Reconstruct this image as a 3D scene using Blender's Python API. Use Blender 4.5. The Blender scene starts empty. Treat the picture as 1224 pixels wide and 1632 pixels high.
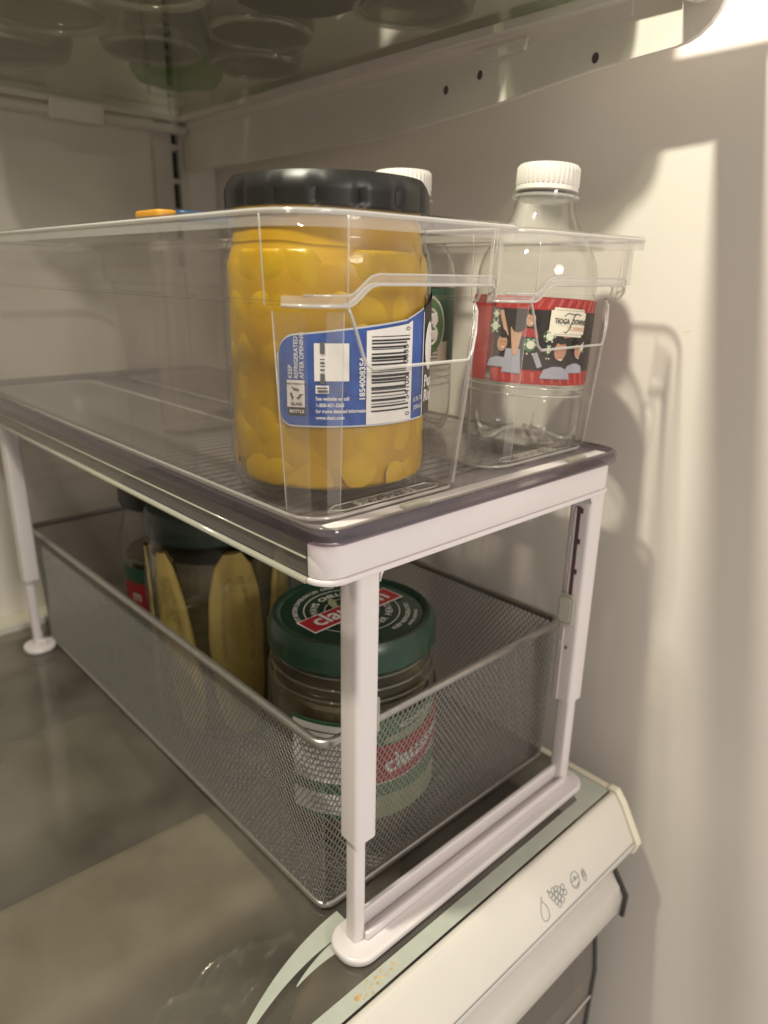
import bpy, bmesh, math, random
import numpy as np
from mathutils import Vector, Matrix
from mathutils import noise as mnoise
random.seed(7); np.random.seed(7)
PI = math.pi
SC = bpy.context.scene
COL = SC.collection

# ------------------------------------------------------------------ camera
YAW, PITCH, ROLL = 0.756596, 0.321416, 0.0177426
cam_d = bpy.data.cameras.new('camera'); cam = bpy.data.objects.new('camera', cam_d); COL.objects.link(cam)
fwd = Vector((math.sin(YAW)*math.cos(PITCH), math.cos(YAW)*math.cos(PITCH), -math.sin(PITCH)))
rt = Vector((math.cos(YAW), -math.sin(YAW), 0)); up = rt.cross(fwd)
r2 = math.cos(ROLL)*rt + math.sin(ROLL)*up; u2 = -math.sin(ROLL)*rt + math.cos(ROLL)*up
cam.matrix_world = Matrix(((r2.x, u2.x, -fwd.x, -0.1389), (r2.y, u2.y, -fwd.y, -0.1763), (r2.z, u2.z, -fwd.z, 0.2864), (0, 0, 0, 1)))
cam_d.sensor_fit = 'HORIZONTAL'; cam_d.sensor_width = 36; cam_d.lens = 36*1135.83/1224
cam_d.clip_start = 0.01; cam_d.clip_end = 50
cam_d.dof.use_dof = True; cam_d.dof.focus_distance = 0.275; cam_d.dof.aperture_fstop = 13
SC.camera = cam

# ------------------------------------------------------------------ light
world = bpy.data.worlds.new('World'); SC.world = world; world.use_nodes = True
bg = world.node_tree.nodes['Background']; bg.inputs[0].default_value = (1.0, 0.935, 0.86, 1); bg.inputs[1].default_value = 0.76

def area(name, loc, target, size, power, col, shape='DISK'):
    l = bpy.data.lights.new(name, 'AREA'); l.shape = shape; l.size = size; l.energy = power; l.color = col
    o = bpy.data.objects.new(name, l); COL.objects.link(o); o.location = loc
    o.rotation_euler = (Vector(target)-Vector(loc)).to_track_quat('-Z', 'Y').to_euler()
    return o
# lamp in the roof of the refrigerator, above and left of what the photograph shows
il = bpy.data.lights.new('interior_lamp', 'SPOT'); il.energy = 28; il.color = (1.0, .925, .83); il.shadow_soft_size = .016; il.spot_size = math.radians(104); il.spot_blend = 1.0
ilo = bpy.data.objects.new('interior_lamp', il); COL.objects.link(ilo); ilo.location = (-.20, .045, .77)
ilo.rotation_euler = (Vector((.235, -.03, .22))-Vector((-.20, .045, .77))).to_track_quat('-Z', 'Y').to_euler()
# ceiling lamp of the kitchen, behind and above the photographer
area('kitchen_ceiling_lamp', (-0.22, -1.70, 1.0), (0.1, 0.1, 0.15), 0.5, 13.5, (1.0, 0.91, 0.83))

vs = SC.view_settings; vs.view_transform = 'Standard'; vs.look = 'None'; vs.gamma = 1; vs.exposure = 0.0; vs.use_curve_mapping = False
cy = SC.cycles; cy.use_denoising = True; cy.max_bounces = 10; cy.diffuse_bounces = 4; cy.glossy_bounces = 5; cy.transmission_bounces = 8
cy.transparent_max_bounces = 48; cy.caustics_reflective = False; cy.caustics_refractive = False; cy.sample_clamp_indirect = 4

# ------------------------------------------------------------------ materials
def nodes(name):
    m = bpy.data.materials.new(name); m.use_nodes = True; nt = m.node_tree; nt.nodes.clear()
    return m, nt, nt.nodes.new('ShaderNodeOutputMaterial')
def N(nt, t, **kw):
    n = nt.nodes.new(t)
    for k, v in kw.items(): setattr(n, k, v)
    return n
def solid(name, col, rough=0.4, metal=0.0, var=0.06, vscale=60, bump=0.0, bscale=300, col2=None, sss=0.0, coat=0.0, detail=4, spec=0.5, stretch=None):
    m, nt, out = nodes(name); L = nt.links.new
    p = N(nt, 'ShaderNodeBsdfPrincipled'); L(p.outputs[0], out.inputs[0])
    tc = N(nt, 'ShaderNodeTexCoord'); src = tc.outputs['Object']
    if stretch:
        mp = N(nt, 'ShaderNodeMapping'); mp.inputs['Scale'].default_value = stretch; L(src, mp.inputs[0]); src = mp.outputs[0]
    nz = N(nt, 'ShaderNodeTexNoise'); nz.inputs['Scale'].default_value = vscale; nz.inputs['Detail'].default_value = detail; L(src, nz.inputs[0])
    mix = N(nt, 'ShaderNodeMix', data_type='RGBA')
    c2 = col2 if col2 else tuple(c*(1-var) for c in col)
    mix.inputs[6].default_value = (*col, 1); mix.inputs[7].default_value = (*c2, 1)
    rmp = N(nt, 'ShaderNodeMapRange'); rmp.inputs[1].default_value = 0.35; rmp.inputs[2].default_value = 0.65; L(nz.outputs[0], rmp.inputs[0])
    L(rmp.outputs[0], mix.inputs[0]); L(mix.outputs[2], p.inputs['Base Color'])
    p.inputs['Roughness'].default_value = rough; p.inputs['Metallic'].default_value = metal; p.inputs['Specular IOR Level'].default_value = spec
    if sss: p.inputs['Subsurface Weight'].default_value = sss; p.inputs['Subsurface Scale'].default_value = 0.004; p.inputs['Subsurface Radius'].default_value = (1, .6, .2)
    if coat: p.inputs['Coat Weight'].default_value = coat; p.inputs['Coat Roughness'].default_value = 0.08
    if bump:
        n2 = N(nt, 'ShaderNodeTexNoise'); n2.inputs['Scale'].default_value = bscale; L(src, n2.inputs[0])
        b = N(nt, 'ShaderNodeBump'); b.inputs['Strength'].default_value = bump; b.inputs['Distance'].default_value = 0.001; L(n2.outputs[0], b.inputs['Height']); L(b.outputs[0], p.inputs['Normal'])
    return m
def clear(name, tint=(1, 1, 1), f0=0.04, rough=0.03, haze=0.0, hazecol=(.8, .78, .74), bump=0.0, bscale=40, gain=1.0, dirt=0.0, stretch=None):
    """thin clear plastic or glass: straight-through light, Fresnel gloss, a little haze"""
    m, nt, out = nodes(name); L = nt.links.new
    tr = N(nt, 'ShaderNodeBsdfTransparent'); tr.inputs[0].default_value = (*tint, 1)
    gl = N(nt, 'ShaderNodeBsdfGlossy'); gl.inputs['Roughness'].default_value = rough
    lw = N(nt, 'ShaderNodeLayerWeight'); lw.inputs[0].default_value = 0.5
    pw = N(nt, 'ShaderNodeMath', operation='POWER'); pw.inputs[1].default_value = 5; L(lw.outputs['Facing'], pw.inputs[0])
    ma = N(nt, 'ShaderNodeMath', operation='MULTIPLY_ADD', use_clamp=True); ma.inputs[1].default_value = 0.9*gain; ma.inputs[2].default_value = f0; L(pw.outputs[0], ma.inputs[0])
    mx = N(nt, 'ShaderNodeMixShader'); L(ma.outputs[0], mx.inputs[0]); L(tr.outputs[0], mx.inputs[1]); L(gl.outputs[0], mx.inputs[2])
    last = mx
    tc = N(nt, 'ShaderNodeTexCoord'); src = tc.outputs['Object']
    if stretch:
        mp = N(nt, 'ShaderNodeMapping'); mp.inputs['Scale'].default_value = stretch; L(src, mp.inputs[0]); src = mp.outputs[0]
    if haze or dirt:
        df = N(nt, 'ShaderNodeBsdfDiffuse'); df.inputs[0].default_value = (*hazecol, 1)
        m2 = N(nt, 'ShaderNodeMixShader'); m2.inputs[0].default_value = haze
        if dirt:
            nz = N(nt, 'ShaderNodeTexNoise'); nz.inputs['Scale'].default_value = 14; nz.inputs['Detail'].default_value = 6; L(src, nz.inputs[0])
            rm = N(nt, 'ShaderNodeMapRange'); rm.inputs[1].default_value = .35; rm.inputs[2].default_value = .75; rm.inputs[3].default_value = haze; rm.inputs[4].default_value = haze+dirt
            L(nz.outputs[0], rm.inputs[0]); L(rm.outputs[0], m2.inputs[0])
        L(mx.outputs[0], m2.inputs[1]); L(df.outputs[0], m2.inputs[2]); last = m2
    if bump:
        n2 = N(nt, 'ShaderNodeTexNoise'); n2.inputs['Scale'].default_value = bscale; n2.inputs['Detail'].default_value = 2; L(src, n2.inputs[0])
        b = N(nt, 'ShaderNodeBump'); b.inputs['Strength'].default_value = bump; b.inputs['Distance'].default_value = 0.002; L(n2.outputs[0], b.inputs['Height']); L(b.outputs[0], gl.inputs['Normal'])
    L(last.outputs[0], out.inputs[0])
    return m
def flat(name, col, rough=0.5): return solid(name, col, rough, var=0.05, vscale=300)

M = {}
M['liner'] = solid('liner_plastic', (.75, .70, .635), .35, var=.03, vscale=8, bump=.06, bscale=25, spec=.35)
M['white'] = solid('white_plastic', (.70, .65, .65), .28, var=.02, vscale=40, coat=.25)
M['white2'] = solid('shelf_white_plastic', (.65, .615, .555), .32, var=.03, vscale=30, coat=.15)
M['cream'] = solid('aged_plastic', (.70, .66, .53), .4, var=.06, vscale=60)
M['bracket'] = solid('painted_bracket', (.74, .69, .63), .42, var=.05, vscale=40, bump=.03)
M['slot_shade'] = solid('slot_shade_plum', (.10, .055, .065), .5)  # dark colour painting the shade inside slots and holes
M['dark'] = solid('slot_shade_dark', (.02, .018, .016), .6)
M['button'] = solid('grey_button', (.50, .49, .42), .35)
M['clip'] = clear('clip_clear', (.8, .8, .74), .05, .1, haze=.35, hazecol=(.7, .68, .58))
M['glassfloor'] = clear('crisper_glass', (.87, .855, .81), .075, .10, haze=.05, hazecol=(.50, .46, .39), bump=.02, bscale=30, dirt=.13)
M['frost'] = solid('frosted_print', (.46, .485, .42), .35, var=.08, vscale=120)
M['glassup'] = clear('upper_shelf_glass', (.93, .95, .90), .05, .03, haze=.03, hazecol=(.5, .5, .45))
M['tray'] = clear('smoky_tray', (.84, .81, .82), .05, .06, haze=.26, hazecol=(.55, .50, .52))
M['trayrim'] = clear('smoky_rim', (.70, .65, .70), .08, .05, haze=.05, hazecol=(.30, .26, .30))
M['rail'] = clear('clear_rail', (.60, .58, .54), .06, .06, haze=.16, hazecol=(.5, .47, .44))
M['bin'] = clear('bin_plastic', (.975, .97, .965), .016, .05, haze=.008, hazecol=(.85, .81, .77), bump=.05, bscale=18)
M['lip_sheen'] = clear('bin_lip_sheen', (.90, .89, .87), .06, .12, haze=.22, hazecol=(.9, .87, .83), gain=1.2)  # whitish lip plastic, its haze also paints sheen on the bin corners
M['facet_sheen'] = clear('bin_facet_sheen', (.95, .945, .94), .06, .08, haze=.07, hazecol=(.9, .86, .8))  # haze paints a lighter sheen on the corner facets
M['edge_glint'] = clear('bin_edge_glint', (.88, .87, .85), .20, .10, haze=.30, hazecol=(.95, .92, .88))  # pale haze paints the bright glint in clear plastic edges
M['binmark'] = clear('bin_mark', (.9, .88, .84), .14, .10, haze=.30, hazecol=(.95, .92, .86))
M['jarglass'] = clear('jar_glass', (.965, .97, .955), .03, .02, bump=.03, bscale=60, gain=1.0)
M['ring_glint'] = clear('jar_ring_glint', (.72, .71, .66), .34, .08, haze=.22, hazecol=(.80, .75, .68))  # pale haze paints the highlight round the jar bases
M['jarbase'] = clear('jar_base_glass', (.72, .72, .66), .10, .06, haze=.05, hazecol=(.6, .58, .5), bump=.1, bscale=60)
M['pet'] = clear('bottle_plastic', (.955, .955, .945), .06, .03, bump=.25, bscale=70, gain=1.6)
M['petbase'] = clear('bottle_base', (.90, .90, .87), .30, .06, haze=.26, bump=.4, bscale=110)
M['capwhite'] = solid('cap_white', (.66, .63, .58), .45, var=.02)
M['lidblack'] = solid('lid_black', (.012, .011, .010), .38, var=.2, spec=.35)
M['lidgreen'] = solid('lid_green', (.006, .036, .017), .34, var=.15, coat=.08)
M['lidgreen2'] = solid('lid_dark_green', (.008, .022, .015), .35, var=.15)
M['wire'] = solid('grey_wire', (.40, .385, .36), .33, metal=.85, var=.1, vscale=200)
M['mesh'] = solid('grey_mesh', (.34, .325, .30), .38, metal=.6, var=.15, vscale=300)
M['pep'] = solid('yellow_pepper', (.56, .345, .002), .34, var=.0, col2=(.46, .255, .002), vscale=55, bump=.12, bscale=160)
M['pepcore'] = solid('yellow_brine', (.52, .30, .003), .35, col2=(.42, .22, .002), vscale=45, bump=.1, bscale=90, stretch=(1, 1, .35))
M['pickle'] = solid('pickle_flesh', (.52, .40, .13), .35, col2=(.36, .26, .07), vscale=70, bump=.2, stretch=(1, 1, .3), sss=.15)
M['pickleseed'] = solid('pickle_seeds', (.30, .22, .06), .4, col2=(.46, .36, .12), vscale=240)
M['pickleskin'] = solid('pickle_skin', (.14, .11, .025), .35, col2=(.08, .065, .015), vscale=120)
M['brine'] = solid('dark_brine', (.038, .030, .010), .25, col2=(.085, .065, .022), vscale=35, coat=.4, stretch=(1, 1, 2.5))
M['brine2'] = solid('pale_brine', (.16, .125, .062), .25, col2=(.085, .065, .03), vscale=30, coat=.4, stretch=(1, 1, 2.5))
M['blue'] = solid('label_blue', (.020, .085, .36), .38, col2=(.012, .05, .25), vscale=170, detail=8, coat=.2)
M['paper'] = flat('label_white', (.78, .75, .71))
M['ink'] = flat('label_ink', (.012, .012, .012))
M['inkgrey'] = flat('label_grey_ink', (.10, .10, .11))
M['lblack'] = flat('label_black', (.03, .028, .027))
M['silver'] = flat('label_edge', (.55, .58, .60))
M['red'] = solid('label_red', (.30, .020, .020), .35, col2=(.40, .035, .03), vscale=60)
M['redlight'] = flat('label_red_ray', (.45, .07, .06))
M['lidred'] = flat('lid_red', (.42, .018, .022))
M['lgreen'] = flat('label_green', (.020, .10, .055))
M['lgreen2'] = flat('label_mid_green', (.09, .20, .08))
M['lpale'] = flat('label_pale_green', (.36, .40, .22))
M['ticket'] = flat('ticket_cream', (.72, .67, .53))
M['inksoft'] = flat('ticket_print', (.05, .045, .04))
M['inkorange'] = flat('ticket_orange', (.62, .22, .12))
M['skin'] = flat('print_skin', (.48, .25, .16)); M['skin2'] = flat('print_tan', (.52, .30, .19)); M['hair'] = flat('print_hair', (.022, .014, .012))
M['shirt'] = flat('print_shirt', (.34, .34, .40)); M['chipg'] = flat('print_chip', (.62, .62, .48)); M['chipd'] = flat('print_chip_dark', (.03, .06, .03)); M['chipgreen'] = flat('print_chip_green', (.05, .16, .07))
M['glass_up_jar'] = clear('storage_jar_glass', (.66, .63, .57), .12, .06, haze=.26, hazecol=(.46, .42, .36), bump=.08, bscale=40)
M['shading_fill'] = solid('shading_jar_fill', (.045, .036, .027), .5, col2=(.10, .085, .06), vscale=30)
M['greenpet'] = clear('green_bottle', (.80, .85, .70), .05, .08, haze=.55, hazecol=(.24, .52, .10), bump=.2)
M['shading_drink'] = solid('shading_green_drink', (.30, .58, .10), .4, col2=(.18, .42, .06), vscale=30)
M['blackplastic'] = solid('black_plastic', (.012, .011, .010), .35, var=.3)
M['amber'] = solid('amber_packet', (.55, .26, .02), .5)
M['bluepack'] = solid('blue_packet', (.03, .10, .24), .45, col2=(.015, .02, .05), vscale=40)
M['cloudy'] = clear('cloudy_tub', (.93, .91, .89), .05, .2, haze=.10, hazecol=(.42, .37, .33))
M['drawer'] = clear('drawer_plastic', (.52, .48, .44), .05, .15, haze=.35, hazecol=(.34, .30, .26))
M['gasket'] = solid('dark_gasket', (.045, .042, .038), .5)
M['tub'] = solid('drawer_tub', (.20, .185, .15), .5, col2=(.10, .09, .07), vscale=12)
M['parcel'] = solid('pale_box_brown', (.40, .355, .295), .6, col2=(.27, .235, .19), vscale=25, bump=.4, bscale=30)
M['bagdark'] = solid('dark_bag', (.018, .022, .032), .28, col2=(.035, .037, .04), vscale=30, bump=.6, bscale=60, coat=.5)
M['bagclear'] = clear('clear_bag', (.72, .73, .72), .10, .12, haze=.22, hazecol=(.55, .54, .5), bump=1.0, bscale=45)
M['card'] = solid('pink_brown_wrap', (.30, .225, .19), .5, col2=(.24, .18, .15), vscale=40)
M['cardmark'] = flat('wrap_print', (.09, .08, .07))
M['darkpatch'] = solid('brown_speckle_wrap', (.055, .042, .035), .5, col2=(.15, .12, .10), vscale=420)
M['lineprint'] = flat('printed_line', (.16, .19, .22))
M['rust'] = solid('rust_stain', (.50, .30, .09), .6, col2=(.62, .48, .25), vscale=300)

# ------------------------------------------------------------------ mesh helpers
def mesh_obj(name, v, f, mat, parent=None, smooth=False, angle=None):
    me = bpy.data.meshes.new(name); me.from_pydata([tuple(map(float, p)) for p in v], [], [tuple(map(int, q)) for q in f]); me.validate(); me.update()
    bm = bmesh.new(); bm.from_mesh(me); bmesh.ops.recalc_face_normals(bm, faces=bm.faces); bm.to_mesh(me); bm.free()
    if mat is not None: me.materials.append(mat)
    o = bpy.data.objects.new(name, me); COL.objects.link(o)
    if parent is not None: o.parent = parent
    if smooth:
        me.polygons.foreach_set('use_smooth', [True]*len(me.polygons))
        if angle:
            bm = bmesh.new(); bm.from_mesh(me)
            for e in bm.edges:
                if len(e.link_faces) == 2 and e.calc_face_angle(0) > math.radians(angle): e.smooth = False
            bm.to_mesh(me); bm.free()
    return o
def tag(o, label, cat, group=None):
    o['label'] = label; o['category'] = cat
    if group: o['group'] = group
    return o
def thing(name, label, cat, loc=(0, 0, 0), group=None):
    o = bpy.data.objects.new(name, None); o.empty_display_size = .01; COL.objects.link(o); o.location = loc
    return tag(o, label, cat, group)
def box(x0, x1, y0, y1, z0, z1):
    v = [(x, y, z) for x in (x0, x1) for y in (y0, y1) for z in (z0, z1)]
    return v, [(0, 1, 3, 2), (4, 6, 7, 5), (0, 4, 5, 1), (2, 3, 7, 6), (0, 2, 6, 4), (1, 5, 7, 3)]
def bbox(name, b, mat, parent=None, bev=.0006, seg=2):
    o = mesh_obj(name, *box(*b), mat, parent)
    if bev:
        bm = bmesh.new(); bm.from_mesh(o.data)
        bmesh.ops.bevel(bm, geom=list(bm.edges), offset=bev, segments=seg, affect='EDGES', profile=.5, clamp_overlap=True)
        for f in bm.faces: f.smooth = False
        bm.to_mesh(o.data); bm.free()
    return o
def join(*parts):
    V, F = [], []
    for v, f in parts:
        n = len(V); V += list(v); F += [tuple(i+n for i in q) for q in f]
    return V, F
def lathe(prof, n=64, c=(0, 0), cap=True, wob=None):
    V, F = [], []
    for r, z in prof:
        for k in range(n):
            a = 2*PI*k/n; rr = r*(wob(a, z) if wob else 1)
            V.append((c[0]+rr*math.cos(a), c[1]+rr*math.sin(a), z))
    for i in range(len(prof)-1):
        for k in range(n):
            F.append((i*n+k, i*n+(k+1) % n, (i+1)*n+(k+1) % n, (i+1)*n+k))
    if cap:
        F.append(tuple(range(n))[::-1]); F.append(tuple((len(prof)-1)*n+k for k in range(n)))
    return V, F
def tube(pts, r, n=8, closed=False):
    P = [Vector(p) for p in pts]; m = len(P); V, F = [], []
    prev = None
    for i in range(m):
        if closed: t = (P[(i+1) % m]-P[i-1]).normalized()
        else: t = (P[min(i+1, m-1)]-P[max(i-1, 0)]).normalized()
        if prev is None:
            a = Vector((0, 0, 1)) if abs(t.z) < .9 else Vector((1, 0, 0)); u = t.cross(a).normalized()
        else: u = (prev-t*prev.dot(t)).normalized()
        prev = u; w = t.cross(u); rr = r[i] if hasattr(r, '__len__') else r
        for k in range(n):
            g = 2*PI*k/n; V.append(tuple(P[i]+u*rr*math.cos(g)+w*rr*math.sin(g)))
    for i in range(m if closed else m-1):
        j = (i+1) % m
        for k in range(n): F.append((i*n+k, i*n+(k+1) % n, j*n+(k+1) % n, j*n+k))
    if not closed: F.append(tuple(range(n))); F.append(tuple((m-1)*n+k for k in range(n)))
    return V, F
def prism(poly, axis, a, b):
    def pt(p, t): return {'x': (t, p[0], p[1]), 'y': (p[0], t, p[1]), 'z': (p[0], p[1], t)}[axis]
    n = len(poly); V = [pt(p, a) for p in poly]+[pt(p, b) for p in poly]
    F = [tuple(range(n)), tuple(range(n, 2*n))]+[(i, (i+1) % n, n+(i+1) % n, n+i) for i in range(n)]
    return V, F
def rrect(x0, x1, y0, y1, r, seg=5):
    out = []
    for cx, cy_, a0 in ((x0+r, y0+r, PI), (x1-r, y0+r, 1.5*PI), (x1-r, y1-r, 0), (x0+r, y1-r, .5*PI)):
        for k in range(seg+1):
            a = a0+.5*PI*k/seg; out.append((cx+r*math.cos(a), cy_+r*math.sin(a)))
    return out
def bevel_obj(o, w, seg=2, ang=35):
    bm = bmesh.new(); bm.from_mesh(o.data)
    ed = [e for e in bm.edges if len(e.link_faces) == 2 and e.calc_face_angle(0) > math.radians(ang)]
    bmesh.ops.bevel(bm, geom=ed, offset=w, segments=seg, affect='EDGES', profile=.5, clamp_overlap=True)
    bm.to_mesh(o.data); bm.free(); return o
def smooth_by(o, ang=40):
    me = o.data; me.polygons.foreach_set('use_smooth', [True]*len(me.polygons))
    bm = bmesh.new(); bm.from_mesh(me)
    for e in bm.edges: e.smooth = not (len(e.link_faces) == 2 and e.calc_face_angle(0) > math.radians(ang))
    bm.to_mesh(me); bm.free(); return o
def text_vf(body, size, bold=0.0, align='CENTER', xs=1.0, extrude=0.0):
    cu = bpy.data.curves.new('lettering', 'FONT'); cu.body = body; cu.size = 1; cu.align_x = align; cu.align_y = 'CENTER'; cu.resolution_u = 3; cu.offset = bold; cu.extrude = extrude/size
    ob = bpy.data.objects.new('lettering', cu); me = bpy.data.meshes.new_from_object(ob)
    V = [(p.co.x*size*xs, p.co.y*size, p.co.z*size) for p in me.vertices]; F = [tuple(p.vertices) for p in me.polygons]
    bpy.data.objects.remove(ob); bpy.data.curves.remove(cu); bpy.data.meshes.remove(me)
    return V, F
# prints wrapped on a cylinder: u = arc length (m) from +X, z = height
def wrap(vf, R, u, z, rot=0):
    c, s = math.cos(rot), math.sin(rot); V = []
    for x, y, *_ in vf[0]:
        a = (u+x*c-y*s)/R; V.append((R*math.cos(a), R*math.sin(a), z+x*s+y*c))
    return V, vf[1]
def cpatch(R, u0, u1, z0, z1, n=None):
    """cylinder patch; z0, z1 numbers or functions of u"""
    n = n or max(2, int(abs(u1-u0)/.0012)); V, F = [], []
    for i in range(n+1):
        u = u0+(u1-u0)*i/n
        for zz in (z0, z1):
            V.append((R*math.cos(u/R), R*math.sin(u/R), zz(u) if callable(zz) else zz))
    for i in range(n): F.append((2*i, 2*i+2, 2*i+3, 2*i+1))
    return V, F
def sliced(pts, step=.0011):
    """convex outline cut into upright slices so that it can follow a curved wall"""
    xs = [p[0] for p in pts]; x0, x1 = min(xs), max(xs); n = max(1, int(math.ceil((x1-x0)/step))); cuts = sorted(set([x0+(x1-x0)*i/n for i in range(n+1)]+[x for x in xs]))
    cuts = [c for i, c in enumerate(cuts) if i == 0 or c-cuts[i-1] > 1e-7]; V = []
    for x in cuts:
        ys = []
        for (ax, ay), (bx, by) in zip(pts, pts[1:]+pts[:1]):
            if min(ax, bx)-1e-9 <= x <= max(ax, bx)+1e-9:
                if abs(bx-ax) < 1e-9: ys += [ay, by]
                else: ys.append(ay+(by-ay)*(x-ax)/(bx-ax))
        V += [(x, min(ys), 0), (x, max(ys), 0)]
    return V, [(2*i, 2*i+2, 2*i+3, 2*i+1) for i in range(len(cuts)-1)]
def disc2(rx, ry, n=24, lob=0, la=0):
    if lob: return [(0, 0, 0)]+[(rx*(1+la*math.cos(lob*2*PI*i/n))*math.cos(2*PI*i/n), ry*(1+la*math.cos(lob*2*PI*i/n))*math.sin(2*PI*i/n), 0) for i in range(n)], [(0, 1+i, 1+(i+1) % n) for i in range(n)]
    return sliced([(rx*math.cos(2*PI*i/n), ry*math.sin(2*PI*i/n)) for i in range(n)])
def poly2(pts): return [(x, y, 0) for x, y in pts], [tuple(range(len(pts)))]
def quad2(w, h): return sliced([(-w/2, -h/2), (w/2, -h/2), (w/2, h/2), (-w/2, h/2)])

# ------------------------------------------------------------------ refrigerator liner (the setting)
XW, YB = .232, .446
def struct(name, v, f, mat, parent=None, smooth=False):
    o = mesh_obj(name, v, f, mat, parent, smooth); o['kind'] = 'structure'; return o
struct('wall_right', *box(XW, XW+.04, -.16, YB+.04, -.45, .86), M['liner'])
struct('wall_back', *box(-.40, XW-.0005, YB, YB+.04, -.45, .86), M['liner'])
struct('wall_left_shade', *box(-.40, -.36, -.55, YB-.0005, -.45, .86), M['liner'])  # left liner wall, front end lengthened to block light from the left
struct('ceiling', *box(-.3595, XW-.0005, -.10, YB-.0005, .82, .86), M['liner'])
struct('refrigerator_floor', *box(-.3595, XW-.0005, -.06, YB-.0005, -.45, -.41), M['liner'])
# moulded ledge low on the back wall behind the crisper cover
struct('liner_ledge', *prism([(.4255, -.012), (.4455, -.012), (.4455, .003), (.4255, .0005)], 'x', -.355, XW-.001), M['cream'])

wr_ = bpy.data.objects['wall_right']
for (y, z, dy, dz) in ((-.010, .262, .004, -.0015), (-.022, .128, .005, -.001), (-.020, .111, .0035, -.0008), (.012, .018, .004, -.002), (-.028, .235, .0025, .0006), (-.002, .165, .002, .0004)):
    mesh_obj('scuff_mark', *tube([(XW-.00005, y, z), (XW-.00012, y+dy*.5, z+dz*.3), (XW-.00005, y+dy, z+dz)], .00010, 5), M['bracket'], wr_)
# ------------------------------------------------------------------ crisper cover shelf (glass, frame, front trim)
cs = thing('crisper_cover_shelf', 'glass crisper cover with white slanted front trim under the adjustable rack', 'shelf')
GT = -.0002
gl = mesh_obj('glass_pane', *box(-.34, .1985, -.0165, .418, GT-.004, GT), M['glassfloor'], cs)
# printed frosted border on the glass (front band, right end, arcs near the left)
FZ = GT+.0003
def sheet(poly, z): return [(x, y, z) for x, y in poly], [tuple(range(len(poly)))]
mesh_obj('frosted_band', *sheet([(-.10, -.0164), (.1983, -.0164), (.1983, .013), (.186, .006), (.177, -.0085), (-.10, -.0085)], FZ), M['frost'], gl)
def arcband(P0, P1, P2, w0, w1, n=16):
    V, F = [], []
    for i in range(n+1):
        t = i/n; p = [(1-t)**2*a+2*t*(1-t)*b+t*t*c for a, b, c in zip(P0, P1, P2)]
        d = [2*(1-t)*(b-a)+2*t*(c-b) for a, b, c in zip(P0, P1, P2)]; L = math.hypot(*d) or 1; nx, ny = -d[1]/L, d[0]/L; w = (w0+(w1-w0)*t)/2
        V += [(p[0]+nx*w, p[1]+ny*w, FZ), (p[0]-nx*w, p[1]-ny*w, FZ)]
    return V, [(2*i, 2*i+1, 2*i+3, 2*i+2) for i in range(n)]
mesh_obj('frosted_arc', *arcband((-.034, .0075), (-.004, .021), (.026, .0205), .0035, .0115), M['frost'], gl)
mesh_obj('frosted_arc', *arcband((-.0105, .0083), (.00375, .01275), (.019, .0115), .0006, .0066), M['frost'], gl)
tp = [(-.0172, -.006), (-.0172, .0002), (-.0205, .0008), (-.0252, -.0052), (-.0368, -.0262), (-.0352, -.0325), (-.030, -.0325), (-.0185, -.012)]
tr_ = smooth_by(bevel_obj(mesh_obj('front_trim', *prism(tp, 'x', -.34, .1985), M['white2'], cs), .0012, 3, 20), 35)
ep = [(-.0150, -.010), (-.0150, .0016), (-.0208, .0020), (-.0264, -.0048), (-.0384, -.0258), (-.0362, -.0338), (-.029, -.0340), (-.0175, -.0125)]
bevel_obj(mesh_obj('end_cap', *prism(ep, 'x', .1988, .2035), M['cream'], cs), .0008, 2, 20)
mesh_obj('side_frame', *box(.1987, .2030, -.0148, .42, -.008, .0006), M['cream'], cs)
mesh_obj('back_frame', *box(-.34, .1985, .4185, .4250, -.008, .0042), M['white2'], cs)
# thin printed line and fruit drawings on the slanted face of the trim
fa, fb = Vector((0, -.0252, -.0052)), Vector((0, -.0368, -.0262)); fd = (fb-fa).normalized(); fn = Vector((0, fd.z, -fd.y)); fn = fn if fn.y < 0 else -fn
def on_face(x, s, h=.00025): return tuple(Vector((x, 0, 0))+fa+fd*s+fn*h)
def face_tube(pts, r=.00018): return tube([on_face(x, s) for x, s in pts], r, 5)
mesh_obj('printed_line', *tube([on_face(-.33, .0222), on_face(.1984, .0222)], .00022, 5), M['lineprint'], tr_)
def outline(f, n=22): return [f(2*PI*i/n) for i in range(n+1)]
def draw(*parts): mesh_obj('fruit_drawing', *join(*[face_tube(p, .00013) for p in parts]), M['lineprint'], tr_)
draw(outline(lambda a: (.1138+.0027*math.cos(a)*(1-.42*math.sin(a)), .0138-.0048*math.sin(a))), [(.1138, .0090), (.1146, .0068)])
gp = [(.1215, .0098), (.1238, .0088), (.1262, .0092), (.1226, .0120), (.1254, .0116), (.1282, .0108), (.1240, .0146), (.1268, .0140), (.1296, .0130), (.1254, .0170), (.1284, .0162), (.1312, .0110), (.1318, .0142)]
draw(*[outline(lambda a: (gx+.0014*math.cos(a), gs-.0014*math.sin(a)), 14) for gx, gs in gp], [(.1210, .0085), (.1196, .0072), (.1206, .0066), (.1204, .0080)])
draw(outline(lambda a: (.1418+.0034*math.cos(a), .0131-.0043*math.sin(a))), [(.1384, .0130), (.1402, .0126), (.1418, .0134), (.1434, .0126), (.1452, .0130)], outline(lambda a: (.1418+.0006*math.cos(a), .0120-.0007*math.sin(a)), 10), [(.1396, .0156), (.1418, .0166), (.1440, .0156)])
draw(outline(lambda a: (.1495+.0014*math.cos(a), .0146-.0032*math.sin(a))), outline(lambda a: (.1495+.0007*math.cos(a), .0142-.0016*math.sin(a)), 12))
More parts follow.
